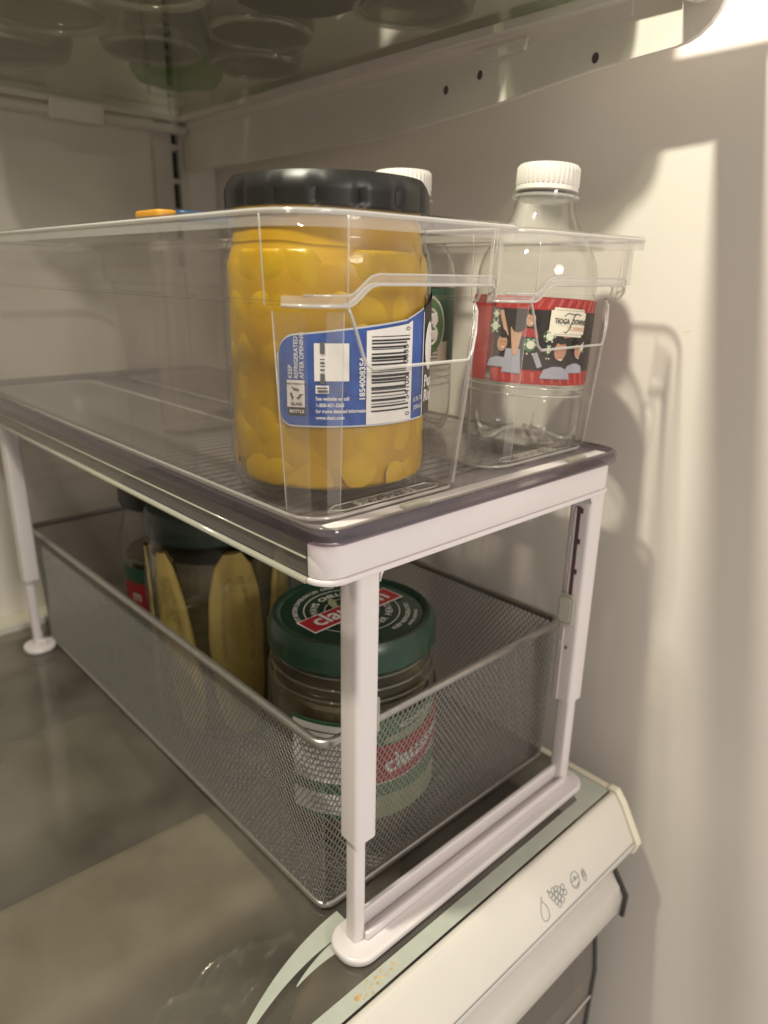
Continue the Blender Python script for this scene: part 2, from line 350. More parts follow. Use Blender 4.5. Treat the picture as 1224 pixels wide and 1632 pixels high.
# rusty crumbs on the frosted glass border
sv, sf = [], []
for i in range(46):
    x = .004+random.random()**1.3*.028; y = -.0128+random.gauss(0, .0011)+(x-.015)*.03; rr = random.uniform(.0002, .0008)
    v, f = lathe([(rr, FZ+.00005), (rr*.7, FZ+.0002), (.00005, FZ+.00025)], 7, (x, y)); sv.append((v, f))
so = mesh_obj('crumb_stain', *join(*sv), M['rust'], cs); so['kind'] = 'stuff'

# ------------------------------------------------------------------ crisper drawer and what lies in it
cd = thing('vegetable_crisper', 'white fronted crisper drawer with clear smoky tub below the glass shelf', 'drawer', (0, 0, -.30))
def D(v): return [(x, y, z+.30) for x, y, z in v]
def dobj(name, vf, mat, parent=cd): return mesh_obj(name, D(vf[0]), vf[1], mat, parent)
hp = [(-.012, -.042), (-.022, -.046), (-.0330, -.058), (-.0350, -.066), (-.0335, -.0785), (-.031, -.0785), (-.026, -.066), (-.012, -.056)]
smooth_by(bevel_obj(dobj('handle', prism(hp, 'x', -.33, .196), M['white2']), .001, 2, 25), 35)
dobj('gasket', prism([(-.0245, -.044), (-.0225, -.044), (-.0352, -.064), (-.0345, -.079), (-.0372, -.079), (-.0378, -.063)], 'x', .1962, .1985), M['gasket'])
dobj('front_panel', prism([(-.0145, -.066), (-.0185, -.066), (-.0255, -.128), (-.0215, -.30), (-.0175, -.30), (-.0215, -.128)], 'x', -.33, .192), M['drawer'])
dobj('edge_seal', tube([(.1935, -.019, -.066), (.1935, -.026, -.128), (.1935, -.022, -.30)], .0016, 6), M['gasket'])
dobj('moulded_rib', tube([(-.33, -.0262, -.150), (.192, -.0262, -.150)], .0006, 6), M['white2'])
dobj('tub_floor', box(-.33, .192, -.016, .40, -.30, -.297), M['tub'])
dobj('tub_back', box(-.33, .192, .40, .404, -.296, -.03), M['tub'])
dobj('tub_side', box(.1921, .1945, -.014, .404, -.296, -.03), M['tub'])
dobj('tub_side', box(-.334, -.3305, -.014, .404, -.296, -.03), M['tub'])
def lump(name, c, s, mat, label, cat, seed=0, amp=.25, group=None, sub=4):
    bm = bmesh.new(); bmesh.ops.create_icosphere(bm, subdivisions=sub, radius=1)
    from mathutils import noise
    for v in bm.verts:
        n = noise.fractal(v.co*1.6+Vector((seed, seed*2, 0)), 1, 2, 4); v.co *= 1+amp*n
        v.co = Vector((v.co.x*s[0], v.co.y*s[1], max(v.co.z*s[2], -s[2]*.97)))
    me = bpy.data.meshes.new(name); bm.to_mesh(me); bm.free(); me.materials.append(mat)
    me.polygons.foreach_set('use_smooth', [True]*len(me.polygons))
    o = bpy.data.objects.new(name, me); COL.objects.link(o); o.location = c
    return tag(o, label, cat, group)
lump('produce_bag', (-.046, .040, -.165), (.040, .019, .134), M['bagdark'], 'shiny black and blue bag lying in the crisper beneath the glass', 'bag', 3, .22)
lump('plastic_wrap', (-.012, .071, -.163), (.058, .0095, .128), M['bagclear'], 'crumpled clear plastic wrap in the crisper beside the black bag', 'plastic wrap', 9, .28, sub=5)
lump('wrapped_loaf', (.040, .036, -.165), (.052, .017, .136), M['card'], 'pinkish brown wrapped packet in the crisper under the frosted arcs', 'packet', 5, .06)
lump('speckled_packet', (.040, .003, -.165), (.040, .0085, .134), M['darkpatch'], 'dark speckled packet standing behind the crisper drawer front', 'packet', 6, .10)
pp = mesh_obj('pale_box', *box(-.115, .245, -.048, .036, 0, .266), M['parcel']); pp.location = (-.115, .138, -.2968); pp.rotation_euler = (0, 0, math.radians(-3))  # pale box added beneath the glass for its lighter diagonal band
bevel_obj(pp, .012, 4, 40); smooth_by(pp, 60); tag(pp, 'pale brown box filling the crisper behind the black bag', 'parcel')
lump('dark_parcel', (-.020, .325, -.165), (.150, .080, .120), M['tub'], 'dull dark parcel at the back of the crisper', 'parcel', 14, .15)
# ------------------------------------------------------------------ upper glass shelf on cantilever bracket
us = thing('upper_glass_shelf', 'glass cantilever shelf with painted side bracket carrying the jars above', 'shelf', (0, 0, .40))
def U(v): return [(x, y, z-.40) for x, y, z in v]
def uobj(name, vf, mat, parent=us, **k): return mesh_obj(name, U(vf[0]), vf[1], mat, parent, **k)
uobj('glass_pane', box(-.33, .1950, .0000, .4285, .4082, .4122), M['glassup'])
smooth_by(bevel_obj(uobj('front_trim', box(-.33, .1952, -.0200, -.0003, .4010, .4175), M['white2']), .004, 4, 40), 40)
bp = [(.437, .367), (.19, .367), (.10, .3735), (.04, .3802), (.0, .3828)]
for k in range(7):
    a = -PI/2-(PI/2)*k/6; bp.append((.0+.0205*math.cos(a), .4035+.0207*math.sin(a)))
bp += [(-.0205, .4165), (.437, .4165)]
br = uobj('side_bracket', prism(bp, 'x', .1968, .1995), M['bracket']); bevel_obj(br, .0004, 1, 60)
uobj('edge_lip', box(.1885, .1950, .000, .4285, .4040, .4080), M['bracket'])
uobj('edge_lip', box(.1951, .1967, .022, .4285, .3985, .4150), M['bracket'])
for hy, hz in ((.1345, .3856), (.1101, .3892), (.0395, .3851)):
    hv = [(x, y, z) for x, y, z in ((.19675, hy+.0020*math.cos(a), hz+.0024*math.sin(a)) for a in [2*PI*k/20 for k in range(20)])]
    h = uobj('bracket_hole_shade', (hv, [tuple(range(20))]), M['slot_shade'], br)  # dark disc painting the shade of a hole
    uobj('hole_rim', tube([(.1967, hy+.0021*math.cos(a), hz+.0025*math.sin(a)) for a in [2*PI*k/20 for k in range(20)]], .0002, 5, True), M['white2'], br)
uobj('clip_tab', prism([(.115, .4005), (.078, .4005), (.080, .3955), (.108, .3945)], 'x', .1940, .1965), M['bracket'])
smooth_by(uobj('trim_end', lathe([(.0005, .394), (.0055, .396), (.0075, .402), (.0065, .411)], 20, (.187, -.0125)), M['white2']), 50)
smooth_by(uobj('back_rail', tube([(-.33, .4315, .3985), (.1950, .4315, .3985)], .0040, 12), M['white2']), 50)
bbox('rail_clip', (.084, .1255, .4262, .4368, -.0070, .0065), M['bracket'], us, .0012)
uobj('rail_cap', box(-.33, .1950, .4287, .4350, .4040, .4085), M['white2'])
trk = thing('shelf_track', 'white slotted upright track on the back wall holding the upper shelf', 'track', (.18, .445, .10))
def T(v): return [(x-.18, y-.445, z-.10) for x, y, z in v]
mesh_obj('upright', T(box(.1715, .1860, .4385, .4455, .02, .60)[0]), box(0, 1, 0, 1, 0, 1)[1], M['white2'], trk)
mesh_obj('upright', T(box(.1925, .2010, .4385, .4455, .02, .60)[0]), box(0, 1, 0, 1, 0, 1)[1], M['white2'], trk)
mesh_obj('channel_back', T(box(.1862, .1923, .4430, .4455, .02, .60)[0]), box(0, 1, 0, 1, 0, 1)[1], M['bracket'], trk)
for z0, z1 in ((.389, .397), (.3625, .383), (.3385, .358), (.314, .334), (.29, .31)):
    mesh_obj('slot_shade', T(box(.1866, .1919, .4424, .4429, z0, z1)[0]), box(0, 1, 0, 1, 0, 1)[1], M['dark'], trk)  # dark plate stands for the shade in each track opening
    mesh_obj('slot_bridge', T(box(.1861, .1924, .4388, .4410, z0-.0045, z0-.0008)[0]), box(0, 1, 0, 1, 0, 1)[1], M['white2'], trk)

# ------------------------------------------------------------------ jars and bottles on the upper shelf
def storage_jar(c, r, h, label, group, fill=False, frac=.55):
    t = thing('storage_jar', label, 'jar', (c[0], c[1], .4124), group)
    pr = [(r*.80, .0022), (r*.86, .0), (r*.93, .0012), (r, .008), (r, h*.82), (r*.84, h*.93), (r*.84, h)]
    smooth_by(mesh_obj('glass_body', *lathe(pr, 48), M['glass_up_jar'], t), 50)
    smooth_by(mesh_obj('base_ring_glint', *tube([(r*.88*math.cos(a), r*.88*math.sin(a), .0013) for a in [2*PI*k/48 for k in range(48)]], .0019, 8, True), M['ring_glint'], t), 80)
    smooth_by(mesh_obj('base_disc', *lathe([(.0006, .0042), (r*.45, .0038), (r*.78, .0020)], 40), M['jarbase'], t), 60)
    if fill: mesh_obj('filling', *lathe([(r*.70, .007), (r*.93, .012), (r*.93, h*frac)], 32), M['shading_fill'], t, smooth=False)
    smooth_by(mesh_obj('lid', *lathe([(r*.90, h-.010), (r*.92, h-.009), (r*.92, h+.003), (r*.86, h+.005)], 40), M['blackplastic'], t), 40)
    return t
G = 'glass jars standing on the upper shelf'
for (c, r, h, lab) in (((.030, .268), .0365, .12, 'clear glass jar on the upper shelf between two jars before the back rail'),
                       ((.036, .352), .0370, .11, 'clear glass jar on the upper shelf beside the back rail'),
                       ((.0985, .2875), .0315, .11, 'glass jar on the upper shelf directly before the green bottle'),
                       ((.046, .193), .0370, .12, 'glass jar on the upper shelf beside the black based tub'),
                       ((.1265, .2135), .0315, .10, 'glass jar on the upper shelf between black tub and bracket corner jar'),
                       ((.1605, .2700), .0310, .11, 'glass jar on the upper shelf close to the bracket near the back corner'),
                       ((.1560, .1220), .0330, .12, 'glass jar on the upper shelf beside the bracket holes')):
    storage_jar(c, r, h, lab, G, fill=(c[0] > .12), frac=.85)  # opaque fill near the bracket added to block the interior lamp
t = thing('black_tub', 'black plastic tub with ridged bottom edge on the upper shelf', 'tub', (.1045, .1490, .4124), None)
mesh_obj('tub_body', *lathe([(.030, .0), (.034, .0018), (.0345, .006), (.036, .10), (.035, .104)], 72, wob=lambda a, z: 1+(.012*math.cos(a*36) if z < .004 else 0)), M['blackplastic'], t, smooth=True)
mesh_obj('tub_label', *cpatch(.0368, 0, 2*PI*.0368, .02, .085, 60), M['lidred'], t)
def green_bottle(c, r, label, rot=0):
    t = thing('green_bottle', label, 'bottle', (c[0], c[1], .4124), 'green bottles on the upper shelf')
    def w(a, z): return 1+max(0, .016-z)*14*abs(math.cos(2.5*(a+rot)))*.8-max(0, .016-z)*8
    smooth_by(mesh_obj('bottle_body', *lathe([(r*.25, .006), (r*.55, .0005), (r*.78, .0005), (r*.92, .006), (r, .017), (r, .09), (r*.9, .11), (r*.4, .15), (r*.4, .165)], 60, wob=w), M['greenpet'], t), 70)
    mesh_obj('shading_drink', *lathe([(r*.5, .006), (r*.80, .012), (r*.93, .022), (r*.94, .09), (r*.8, .11)], 40), M['shading_drink'], t, smooth=True)  # opaque core added to keep lamp light off the bracket
    smooth_by(mesh_obj('cap', *lathe([(r*.42, .160), (r*.42, .176), (r*.38, .178)], 30), M['lgreen2'], t), 50)
green_bottle((.146, .345), .034, 'green lobed base bottle on the upper shelf in the back corner')
green_bottle((.158, .0555), .0335, 'green bottle on the upper shelf beside the front end of the bracket', .5)

# ------------------------------------------------------------------ adjustable rack
W, DD, H = .1895, .425, .198
rk = thing('adjustable_rack', 'white adjustable rack with smoky clear tray top standing over the wire basket', 'rack')
RR = .0095
mesh_obj('tray_floor', *prism(rrect(.0025, W-.0025, .0015, DD, .008), 'z', .2005, .2024), M['tray'], rk)
def ringprism(outer, inner, z0, z1):
    n = len(outer); V = [(x, y, z) for z in (z0, z1) for x, y in outer]+[(x, y, z) for z in (z0, z1) for x, y in inner]; F = []
    for i in range(n):
        j = (i+1) % n
        F += [(i, j, n+j, n+i), (2*n+i, 3*n+i, 3*n+j, 2*n+j), (n+i, n+j, 3*n+j, 3*n+i), (i, 2*n+i, 2*n+j, j)]
    return V, F
o = mesh_obj('tray_rim', *ringprism(rrect(-.0022, W+.0022, -.0030, DD+.002, RR+.001, 8), rrect(.0012, W-.0012, .0004, DD-.002, RR-.002, 8), .1984, .2044), M['trayrim'], rk)
bevel_obj(o, .0012, 2, 50); smooth_by(o, 40)
mesh_obj('tray_rim_lip', *tube([(x, y, .2044) for x, y in rrect(-.0006, W+.0006, -.0014, DD, RR, 8)], .0007, 6, True), M['rail'], rk, smooth=True)
# ribs moulded into the tray floor
rv = []
for i in range(58):
    y = .024+i*.0068; rv.append(box(.006, W-.006, y, y+.0009, .2026, .2031))
mesh_obj('floor_ribs', *join(*rv), M['rail'], rk)['kind'] = 'stuff'
bbox('front_ledge', (.006, W-.006, .0006, .0088, .2026, .2033), M['white'], rk, .0003)
def clip(x):
    bbox('tray_clip', (x, x+.013, .0012, .0050, .2036, .2052), M['clip'], rk, .0004)
clip(.040); clip(.150)
# white front band: outer strip following the front edge and its two rounded corners
bo = rrect(0, W, 0, .06, RR, 8)[:18]; bi = rrect(.003, W-.003, .003, .06, RR-.003, 8)[:18]
def strip(outer, inner, z0, z1):
    n = len(outer); V = [(x, y, z) for z in (z0, z1) for x, y in outer]+[(x, y, z) for z in (z0, z1) for x, y in inner]; F = []
    for i in range(n-1):
        j = i+1; F += [(i, j, n+j, n+i), (2*n+i, 3*n+i, 3*n+j, 2*n+j), (n+i, n+j, 3*n+j, 3*n+i), (i, 2*n+i, 2*n+j, j)]
    F += [(0, n, 3*n, 2*n), (n-1, 3*n-1, 4*n-1, 2*n-1)]
    return V, F
smooth_by(bevel_obj(mesh_obj('front_band', *strip(bo, bi, .1852, .1980), M['white'], rk), .0005, 2, 50), 40)
bo2 = rrect(-.0008, W+.0008, -.0008, .06, RR+.0006, 8)[:18]
smooth_by(bevel_obj(mesh_obj('front_band_lip', *strip(bo2, bi, .1828, .1850), M['white'], rk), .0006, 2, 50), 40)
for x0, x1, xl in ((.0, .0026, -.0006), (W-.0026, W, W+.0006)):
    mesh_obj('side_rail', *box(x0, x1, RR+.0005, DD-.01, .1856, .1980), M['rail'], rk)
    mesh_obj('side_rail_lip', *tube([(xl, RR, .1840), (xl, DD-.01, .1840)], .0013, 8), M['clip'], rk, smooth=True)
    mesh_obj('side_rail_line', *tube([(xl, RR, .1925), (xl, DD-.01, .1925)], .0004, 6), M['clip'], rk, smooth=True)
mesh_obj('back_band', *box(.01, W-.01, DD-.003, DD, .183, .198), M['white'], rk)
def post(x0, x1, y0, y1, zc, back=False):
    p = thing_part = mesh_obj('post', *prism(rrect(x0, x1, y0, y1, .0022, 4), 'z', zc, .1835), M['white'], rk); smooth_by(p, 50)
    mx0, mx1 = x0+.0012, x1-.0042; my0, my1 = y0+.002, y1-.0025
    if x0 > .1: mx0, mx1 = x0+.0035, x1-.0015
    smooth_by(mesh_obj('leg', *prism(rrect(mx0, mx1, my0, my1, .0016, 4), 'z', .0035, zc+.004), M['white'], rk), 50)
    return p
PA = post(.0172, .0289, .0020, .0135, .0600)
PB = post(.1745, .1872, .0020, .0150, .0600)
post(.0035, .0150, .3700, .3815, .0600); post(.1745, .1872, .4040, .4155, .0600)
# fillets where posts meet the band
for x, s in ((.0289, 1), (.1745, -1)):
    pts = [(x, .1832), (x+s*.006, .1832)]+[(x+s*(.006-.006*math.sin(a)), .1832-.006+.006*math.cos(a)) for a in [PI/2*k/6 for k in range(1, 7)]]
    mesh_obj('post_fillet', *prism(pts, 'y', .0024, .0060), M['white'], rk)
# feet: rounded plate with a raised channel between the legs
def foot(x0, x1, y0, y1, lx0, lx1):
    f = mesh_obj('foot', *prism(rrect(x0, x1, y0, y1, min(.0105, (y1-y0)/2-.0005), 8), 'z', .0, .0042), M['white'], rk); bevel_obj(f, .0014, 3, 60); smooth_by(f, 50)
    m = (y0+y1)/2
    a = bbox('foot_bar', (lx0, lx1, m+.0022, m+.0050, .0043, .0135), M['white'], rk, .0009, 3)
    b = bbox('foot_bar', (lx0, lx1, m-.0045, m-.0020, .0043, .0085), M['white'], rk, .0009, 3)
foot(.0105, .1925, -.0055, .0180, .0235, .1790)
foot(-.003, .020, .3635, .3870, .006, .013)
# slots as dark plates painting their shade, spring button on the inner face of the right post, button tongue on the left post
sx = .1743
for z0, z1 in ((.128, .174),):
    mesh_obj('slot_shade', *box(sx, sx+.0004, .0078, .0101, .060+.062, .175), M['slot_shade'], PB)
    for zz in (.1715, .1545, .1375): mesh_obj('slot_shade', *box(sx-.00005, sx+.0003, .0064, .0114, zz, zz+.0028), M['slot_shade'], PB)
    mesh_obj('slot_edge', *box(sx-.0004, sx+.0001, .0102, .0109, .122, .174), M['white'], PB)
    for zz in (.1715, .1545, .1375): mesh_obj('slot_edge', *box(sx-.0004, sx+.0001, .0115, .0124, zz, zz+.0030), M['white'], PB)
mesh_obj('slot_edge', *box(sx-.0004, sx+.0001, .0102, .0109, .060, .105), M['white'], PB)
mesh_obj('slot_edge', *box(sx-.0004, sx+.0001, .0109, .0122, .094, .0965), M['white'], PB)
mesh_obj('slot_shade', *box(sx, sx+.0003, .0074, .0086, .0925, .0945), M['slot_shade'], PB)
bt = mesh_obj('spring_button', *prism(rrect(.0046, .0138, .1085, .1255, .0022, 4), 'x', sx-.0030, sx-.0002), M['clip'], PB); bevel_obj(bt, .0006, 2, 60)
mesh_obj('button_face', *prism(rrect(.0058, .0124, .1098, .1240, .0018, 4), 'x', sx-.0034, sx-.0029), M['button'], bt)
bt2 = bbox('spring_button', (.0290, .0320, .0046, .0112, .1085, .1250), M['clip'], PA, .0008)
mesh_obj('slot_shade', *box(.0151, .0155, .3740, .3765, .085, .12), M['dark'], rk)  # dark strip painting the shade of an opening in the back post

# ------------------------------------------------------------------ wire mesh basket
bk = thing('wire_mesh_basket', 'grey wire mesh basket holding pickle jars beneath the rack', 'basket')
def mesh_panel(name, corners, wa, wb, wire, parent, mat):
    """expanded diamond mesh on the quad corners (origin, +a, +a+b, +b)"""
    A, B, C_, D_ = [np.array(c, float) for c in corners]
    la = np.linalg.norm(B-A); lb = np.linalg.norm(D_-A); na = max(2, int(round(la/(wa/2)))); nb = max(2, int(round(lb/(wb/2))))
    i, j = np.meshgrid(np.arange(na+1), np.arange(nb+1), indexing='ij')
    def P(i, j):
        u = (i/na)[..., None]; v = (j/nb)[..., None]
        return (1-u)*(1-v)*A+u*(1-v)*B+u*v*C_+(1-u)*v*D_
    n = np.cross(B-A, D_-A); n /= np.linalg.norm(n)
    segs = []
    for di in (1, -1):
        ok = ((i+j) % 2 == 0) & (j < nb) & (i+di >= 0) & (i+di <= na)
        segs.append((P(i[ok], j[ok]), P(i[ok]+di, j[ok]+1)))
        ok = ((i+j) % 2 == 1) & (j < nb) & (i+di >= 0) & (i+di <= na)
        ok &= False
    S = np.concatenate([s[0] for s in segs]); E = np.concatenate([s[1] for s in segs])
    # nodes on odd rows continue: (i+j) even rows chain automatically because (i±1, j+1) keeps parity
    d = E-S; d /= np.linalg.norm(d, axis=1)[:, None]; s = np.cross(d, n)
    hw, hn = wire*.5, wire*.36
    offs = [(-1, -1), (1, -1), (1, 1), (-1, 1)]
    V = np.stack([S+s*hw*a+n*hn*b for a, b in offs]+[E+s*hw*a+n*hn*b for a, b in offs], 1).reshape(-1, 3)
    m = len(S); base = (np.arange(m)*8)[:, None, None]
    Q = np.array([[0, 1, 5, 4], [1, 2, 6, 5], [2, 3, 7, 6], [3, 0, 4, 7]])[None]
    F = (base+Q).reshape(-1, 4)
    me = bpy.data.meshes.new(name); me.vertices.add(len(V)); me.vertices.foreach_set('co', V.astype(np.float32).ravel())
    me.loops.add(F.size); me.loops.foreach_set('vertex_index', F.astype(np.int32).ravel())
    me.polygons.add(len(F)); me.polygons.foreach_set('loop_start', np.arange(0, F.size, 4, dtype=np.int32)); me.polygons.foreach_set('loop_total', np.full(len(F), 4, np.int32))
    me.update(calc_edges=True); me.validate(); me.materials.append(mat)
    o = bpy.data.objects.new(name, me); COL.objects.link(o); o.parent = parent; o['kind'] = 'stuff'
    return o
bx0, bx1, by0, by1 = .0220, .1960, .0305, .3880
tx0, tx1, ty0, ty1 = .0225, .2010, .0310, .4020
ZB, ZT = .0030, .0915
wa, wb, wi = .0032, .0047, .00056
mp_ = [((bx0, by0, ZB), (bx1, by0, ZB), (tx1, ty0, ZT), (tx0, ty0, ZT)),
       ((bx0, by1, ZB), (bx0, by0, ZB), (tx0, ty0, ZT), (tx0, ty1, ZT)),
       ((bx1, by0, ZB), (bx1, by1, ZB), (tx1, ty1, ZT), (tx1, ty0, ZT)),
       ((bx1, by1, ZB), (bx0, by1, ZB), (tx0, ty1, ZT), (tx1, ty1, ZT))]
for c in mp_: mesh_panel('mesh_side', c, wa, wb, wi, bk, M['mesh'])
mesh_panel('mesh_bottom', ((bx0, by0, ZB), (bx1, by0, ZB), (bx1, by1, ZB), (bx0, by1, ZB)), wa, wb, wi, bk, M['mesh'])
mesh_obj('rim_wire', *tube([(x, y, .0920) for x, y in rrect(tx0-.0012, tx1+.0012, ty0-.0012, ty1+.0012, .007, 6)], .0023, 12, True), M['wire'], bk, smooth=True)
mesh_obj('base_wire', *tube([(x, y, .0022) for x, y in rrect(bx0-.0008, bx1+.0008, by0-.0008, by1+.0008, .006, 6)], .0017, 10, True), M['wire'], bk, smooth=True)

# ------------------------------------------------------------------ pickle jars in the basket
def jar_lid(t, r, z, h, mat, dim=.012, nd=14):
    pr = [(r*.90, z), (r*.985, z), (r, z+.0010), (r, z+h*.62), (r*.965, z+h*.86), (r*.93, z+h), (r*.86, z+h*.98), (r*.84, z+h*.90)]
    def w(a, zz):
        return 1-(dim*max(0, math.cos(nd*a))**6 if z+.0015 < zz < z+h*.80 else 0)
    pr = pr[:3]+[(r, z+.002+(h*.62-.002)*k/4) for k in range(5)]+pr[4:]
    o = mesh_obj('lid', *lathe(pr, 112, wob=w), mat, t); return smooth_by(o, 50)
def pickle_jar(loc, label, rb=.0445, rn=.0385, h=.1185, lid=None, core='brine', corez=.09):
    t = thing('pickle_jar', label, 'jar', loc, 'pickle jars in the wire basket')
    pr = [(rb*.80, .0020), (rb*.88, .0), (rb*.97, .003), (rb, .009), (rb, h*.70), (rb*.985, h*.76), (rb*.93, h*.83), (rn*1.02, h*.89), (rn, h*.93), (rn*1.03, h*.95), (rn, h*.97), (rn, h)]
    smooth_by(mesh_obj('glass_body', *lathe(pr, 64, cap=False), M['jarglass'], t), 60)
    mesh_obj('brine', *lathe([(rb*.78, .004), (rb*.91, .008), (rb*.925, .012), (rb*.925, min(corez-.002, h*.78)), (rb*.90, corez)], 48), M[core], t, smooth=False)
    return t
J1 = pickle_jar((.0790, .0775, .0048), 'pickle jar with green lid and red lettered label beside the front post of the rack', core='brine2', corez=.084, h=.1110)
for k in range(3):
    z = .0885+k*.0055; smooth_by(mesh_obj('glass_ridge', *tube([(.0432*math.cos(a)*(1-k*.035), .0432*math.sin(a)*(1-k*.035), z) for a in [2*PI*i/48 for i in range(48)]], .0009, 6, True), M['jarbase'], J1), 80)
LR, LZ, LH = .0437, .1030, .0150
l1 = jar_lid(J1, LR, LZ, LH, M['lidgreen'])
ZL = LZ+LH*.90+.0003
def lidprint(vf, mat, rot=0, dx=0, dy=0, dz=0, name='lettering'):
    c, s = math.cos(rot), math.sin(rot)
    V = [(dx+x*c-y*s, dy+x*s+y*c, ZL+dz) for x, y, *_ in vf[0]]
    return mesh_obj(name, V, vf[1], mat, l1)
def ring2(r, w, n=64): return [(r0*math.cos(2*PI*i/n), r0*math.sin(2*PI*i/n), 0) for r0 in (r-w, r+w) for i in range(n)], [(i, (i+1) % n, n+(i+1) % n, n+i) for i in range(n)]
lidprint(ring2(.0140, .00022), M['paper'], name='printed_ring'); lidprint(ring2(.0248, .00022), M['paper'], name='printed_ring')
def arc_text(body, r, size, a0, mat, inside=False, bold=.01):
    V, F = text_vf(body, size, bold); out = []
    for x, y, *_ in V:
        if inside: a = a0+x/r; rad = r-y
        else: a = a0-x/r; rad = r+y
        out.append((rad*math.cos(a), rad*math.sin(a), 0))
    return lidprint((out, F), mat)
LA = math.radians(2)
arc_text('ALWAYS  CHILLED', .0195, .0052, LA+math.radians(112), M['paper'])
arc_text('NEVER  HEATED', .0195, .0052, LA+math.radians(-60), M['paper'], True)
arc_text('BEST BEFORE DATE ON LID  CRISP', .0292, .0034, LA+math.radians(118), M['paper'])
arc_text('KEEP REFRIGERATED', .0292, .0034, LA+math.radians(-58), M['paper'], True); arc_text('AFTER OPENING', .0332, .0024, LA+math.radians(-58), M['paper'], True)
lidprint(quad2(.0615, .0150), M['paper'], LA, 0, 0, .0002, 'banner_edge'); lidprint(quad2(.0598, .0132), M['lidred'], LA, 0, 0, .0004, 'banner')
lidprint(text_vf('claussen', .0150, .02), M['paper'], LA, 0, .0008, .0006)
lidprint(disc2(.0022, .0058), M['lpale'], LA-.5, -.0035, .0115, .0006, 'pickle_emblem')
# paper label wrapped on the jar (arc metres from +X; the side seen faces -Y)
RB = .0445+.0004
lab = mesh_obj('label', *cpatch(RB, -.134, -.028, .0215, .0790, 80), M['lgreen2'], J1)
def lp(parent, vf, R, u, z, mat, name='print', rot=0): return mesh_obj(name, *wrap(vf, R, u, z, rot), mat, parent)
mesh_obj('panel', *cpatch(RB+.0003, -.134, -.1005, .044, .0770), M['paper'], lab)
mesh_obj('panel', *cpatch(RB+.0003, -.134, -.0985, .0255, .0375), M['paper'], lab)
mesh_obj('panel', *cpatch(RB+.0002, -.134, -.0935, .022, .0785), M['lgreen'], lab)
for k in range(9): lp(lab, quad2(.028, .0007), RB+.0006, -.1165, .0475+k*.0032, M['inkgrey'], 'text_line')
for k in range(3): lp(lab, quad2(.024, .0006), RB+.0006, -.113, .0280+k*.0032, M['inkgrey'], 'text_line')
mesh_obj('red_banner', *cpatch(RB+.0005, -.0925, -.0375, lambda u: .0405+(u+.0925)*.20+4*(u+.065)**2, lambda u: .0605+(u+.0925)*.20+6*(u+.065)**2), M['lidred'], lab)
mesh_obj('banner_edge', *cpatch(RB+.0007, -.0925, -.0375, lambda u: .0397+(u+.0925)*.20+4*(u+.065)**2, lambda u: .0405+(u+.0925)*.20+4*(u+.065)**2), M['paper'], lab)
lp(lab, text_vf('claussen', .0135, .03), RB+.0009, -.0655, .0565, M['paper'], 'lettering', .19)
mesh_obj('pickle_picture', *cpatch(RB+.0004, -.086, -.047, lambda u: .0615+(u+.0925)*.20+6*(u+.065)**2, lambda u: .0665+(u+.0925)*.20+2*(u+.065)**2), M['lpale'], lab)
lp(lab, text_vf('KOSHER DILL', .0046, .02), RB+.0006, -.0650, .0745, M['paper'], 'lettering', .1)
mesh_obj('foot_band', *cpatch(RB+.0003, -.0925, -.028, .0217, .0350), M['lpale'], lab)

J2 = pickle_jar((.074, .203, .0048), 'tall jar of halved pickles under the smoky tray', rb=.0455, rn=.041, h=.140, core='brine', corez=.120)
jar_lid(J2, .0435, .131, .0150, M['lidgreen2'])
def pickle_half(parent, ang, R, z0, L, w, tilt=0):
    """halved pickle, flat cut face outwards against the glass"""
    n, m = 14, 12; V, F = [], []
    for i in range(n+1):
        s = i/n; zz = z0+L*s; ww = w*math.sin(PI*min(max(s, .004), .996))**.26*(1+.05*mnoise.noise(Vector((s*9, ang*3, 0))))
        for k in range(m+1):
            u = -1+2*k/m; V.append((ww*u, R-.0006-abs(u)**6*.0015, zz))
        for k in range(m+1):
            u = 1-2*k/m; V.append((ww*u, R-.0012-.012*math.sqrt(max(0, 1-u*u))*min(1, ww/w), zz))
    q = 2*(m+1)
    for i in range(n):
        for k in range(q): F.append((i*q+k, i*q+(k+1) % q, (i+1)*q+(k+1) % q, (i+1)*q+k))
    a = ang+PI/2*0
    ct, st = math.cos(tilt), math.sin(tilt); out = []
    zc = z0+L/2
    for x, y, z in V:
        x, z = x*ct-(z-zc)*st, zc+x*st+(z-zc)*ct
        ph = ang+x/R; out.append((y*math.cos(ph), y*math.sin(ph), z))
    p = mesh_obj('pickle', out, F, M['pickle'], parent, smooth=True)
    sv, sf = [], []
    for i in range(n+1):
        s = .12+.76*i/n; zz = (s-.5)*L
        for u in (-.55, .55):
            x = w*u*math.sin(PI*s)**.5; X, Z = x*ct-zz*st, zc+x*st+zz*ct; ph = ang+X/R; sv.append(((R-.0002)*math.cos(ph), (R-.0002)*math.sin(ph), Z))
    sf = [(2*i, 2*i+1, 2*i+3, 2*i+2) for i in range(n)]
    mesh_obj('seed_core', sv, sf, M['pickleseed'], p)
Rj = .0445
for ang, w, L, z0, tl in ((-157, .0125, .120, .006, .15), (-107, .0175, .121, .006, .02), (-62, .0120, .116, .006, -.05), (-20, .012, .112, .006, .04), (158, .011, .116, .006, .05)):
    pickle_half(J2, math.radians(ang), Rj, z0, L, w, tl)
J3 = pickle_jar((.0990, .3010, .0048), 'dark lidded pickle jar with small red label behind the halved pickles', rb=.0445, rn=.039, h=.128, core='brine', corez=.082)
jar_lid(J3, .0425, .121, .0150, M['lidblack'])
lab3 = mesh_obj('label', *cpatch(.0449, -.145, -.03, .020, .078, 80), M['lgreen'], J3)
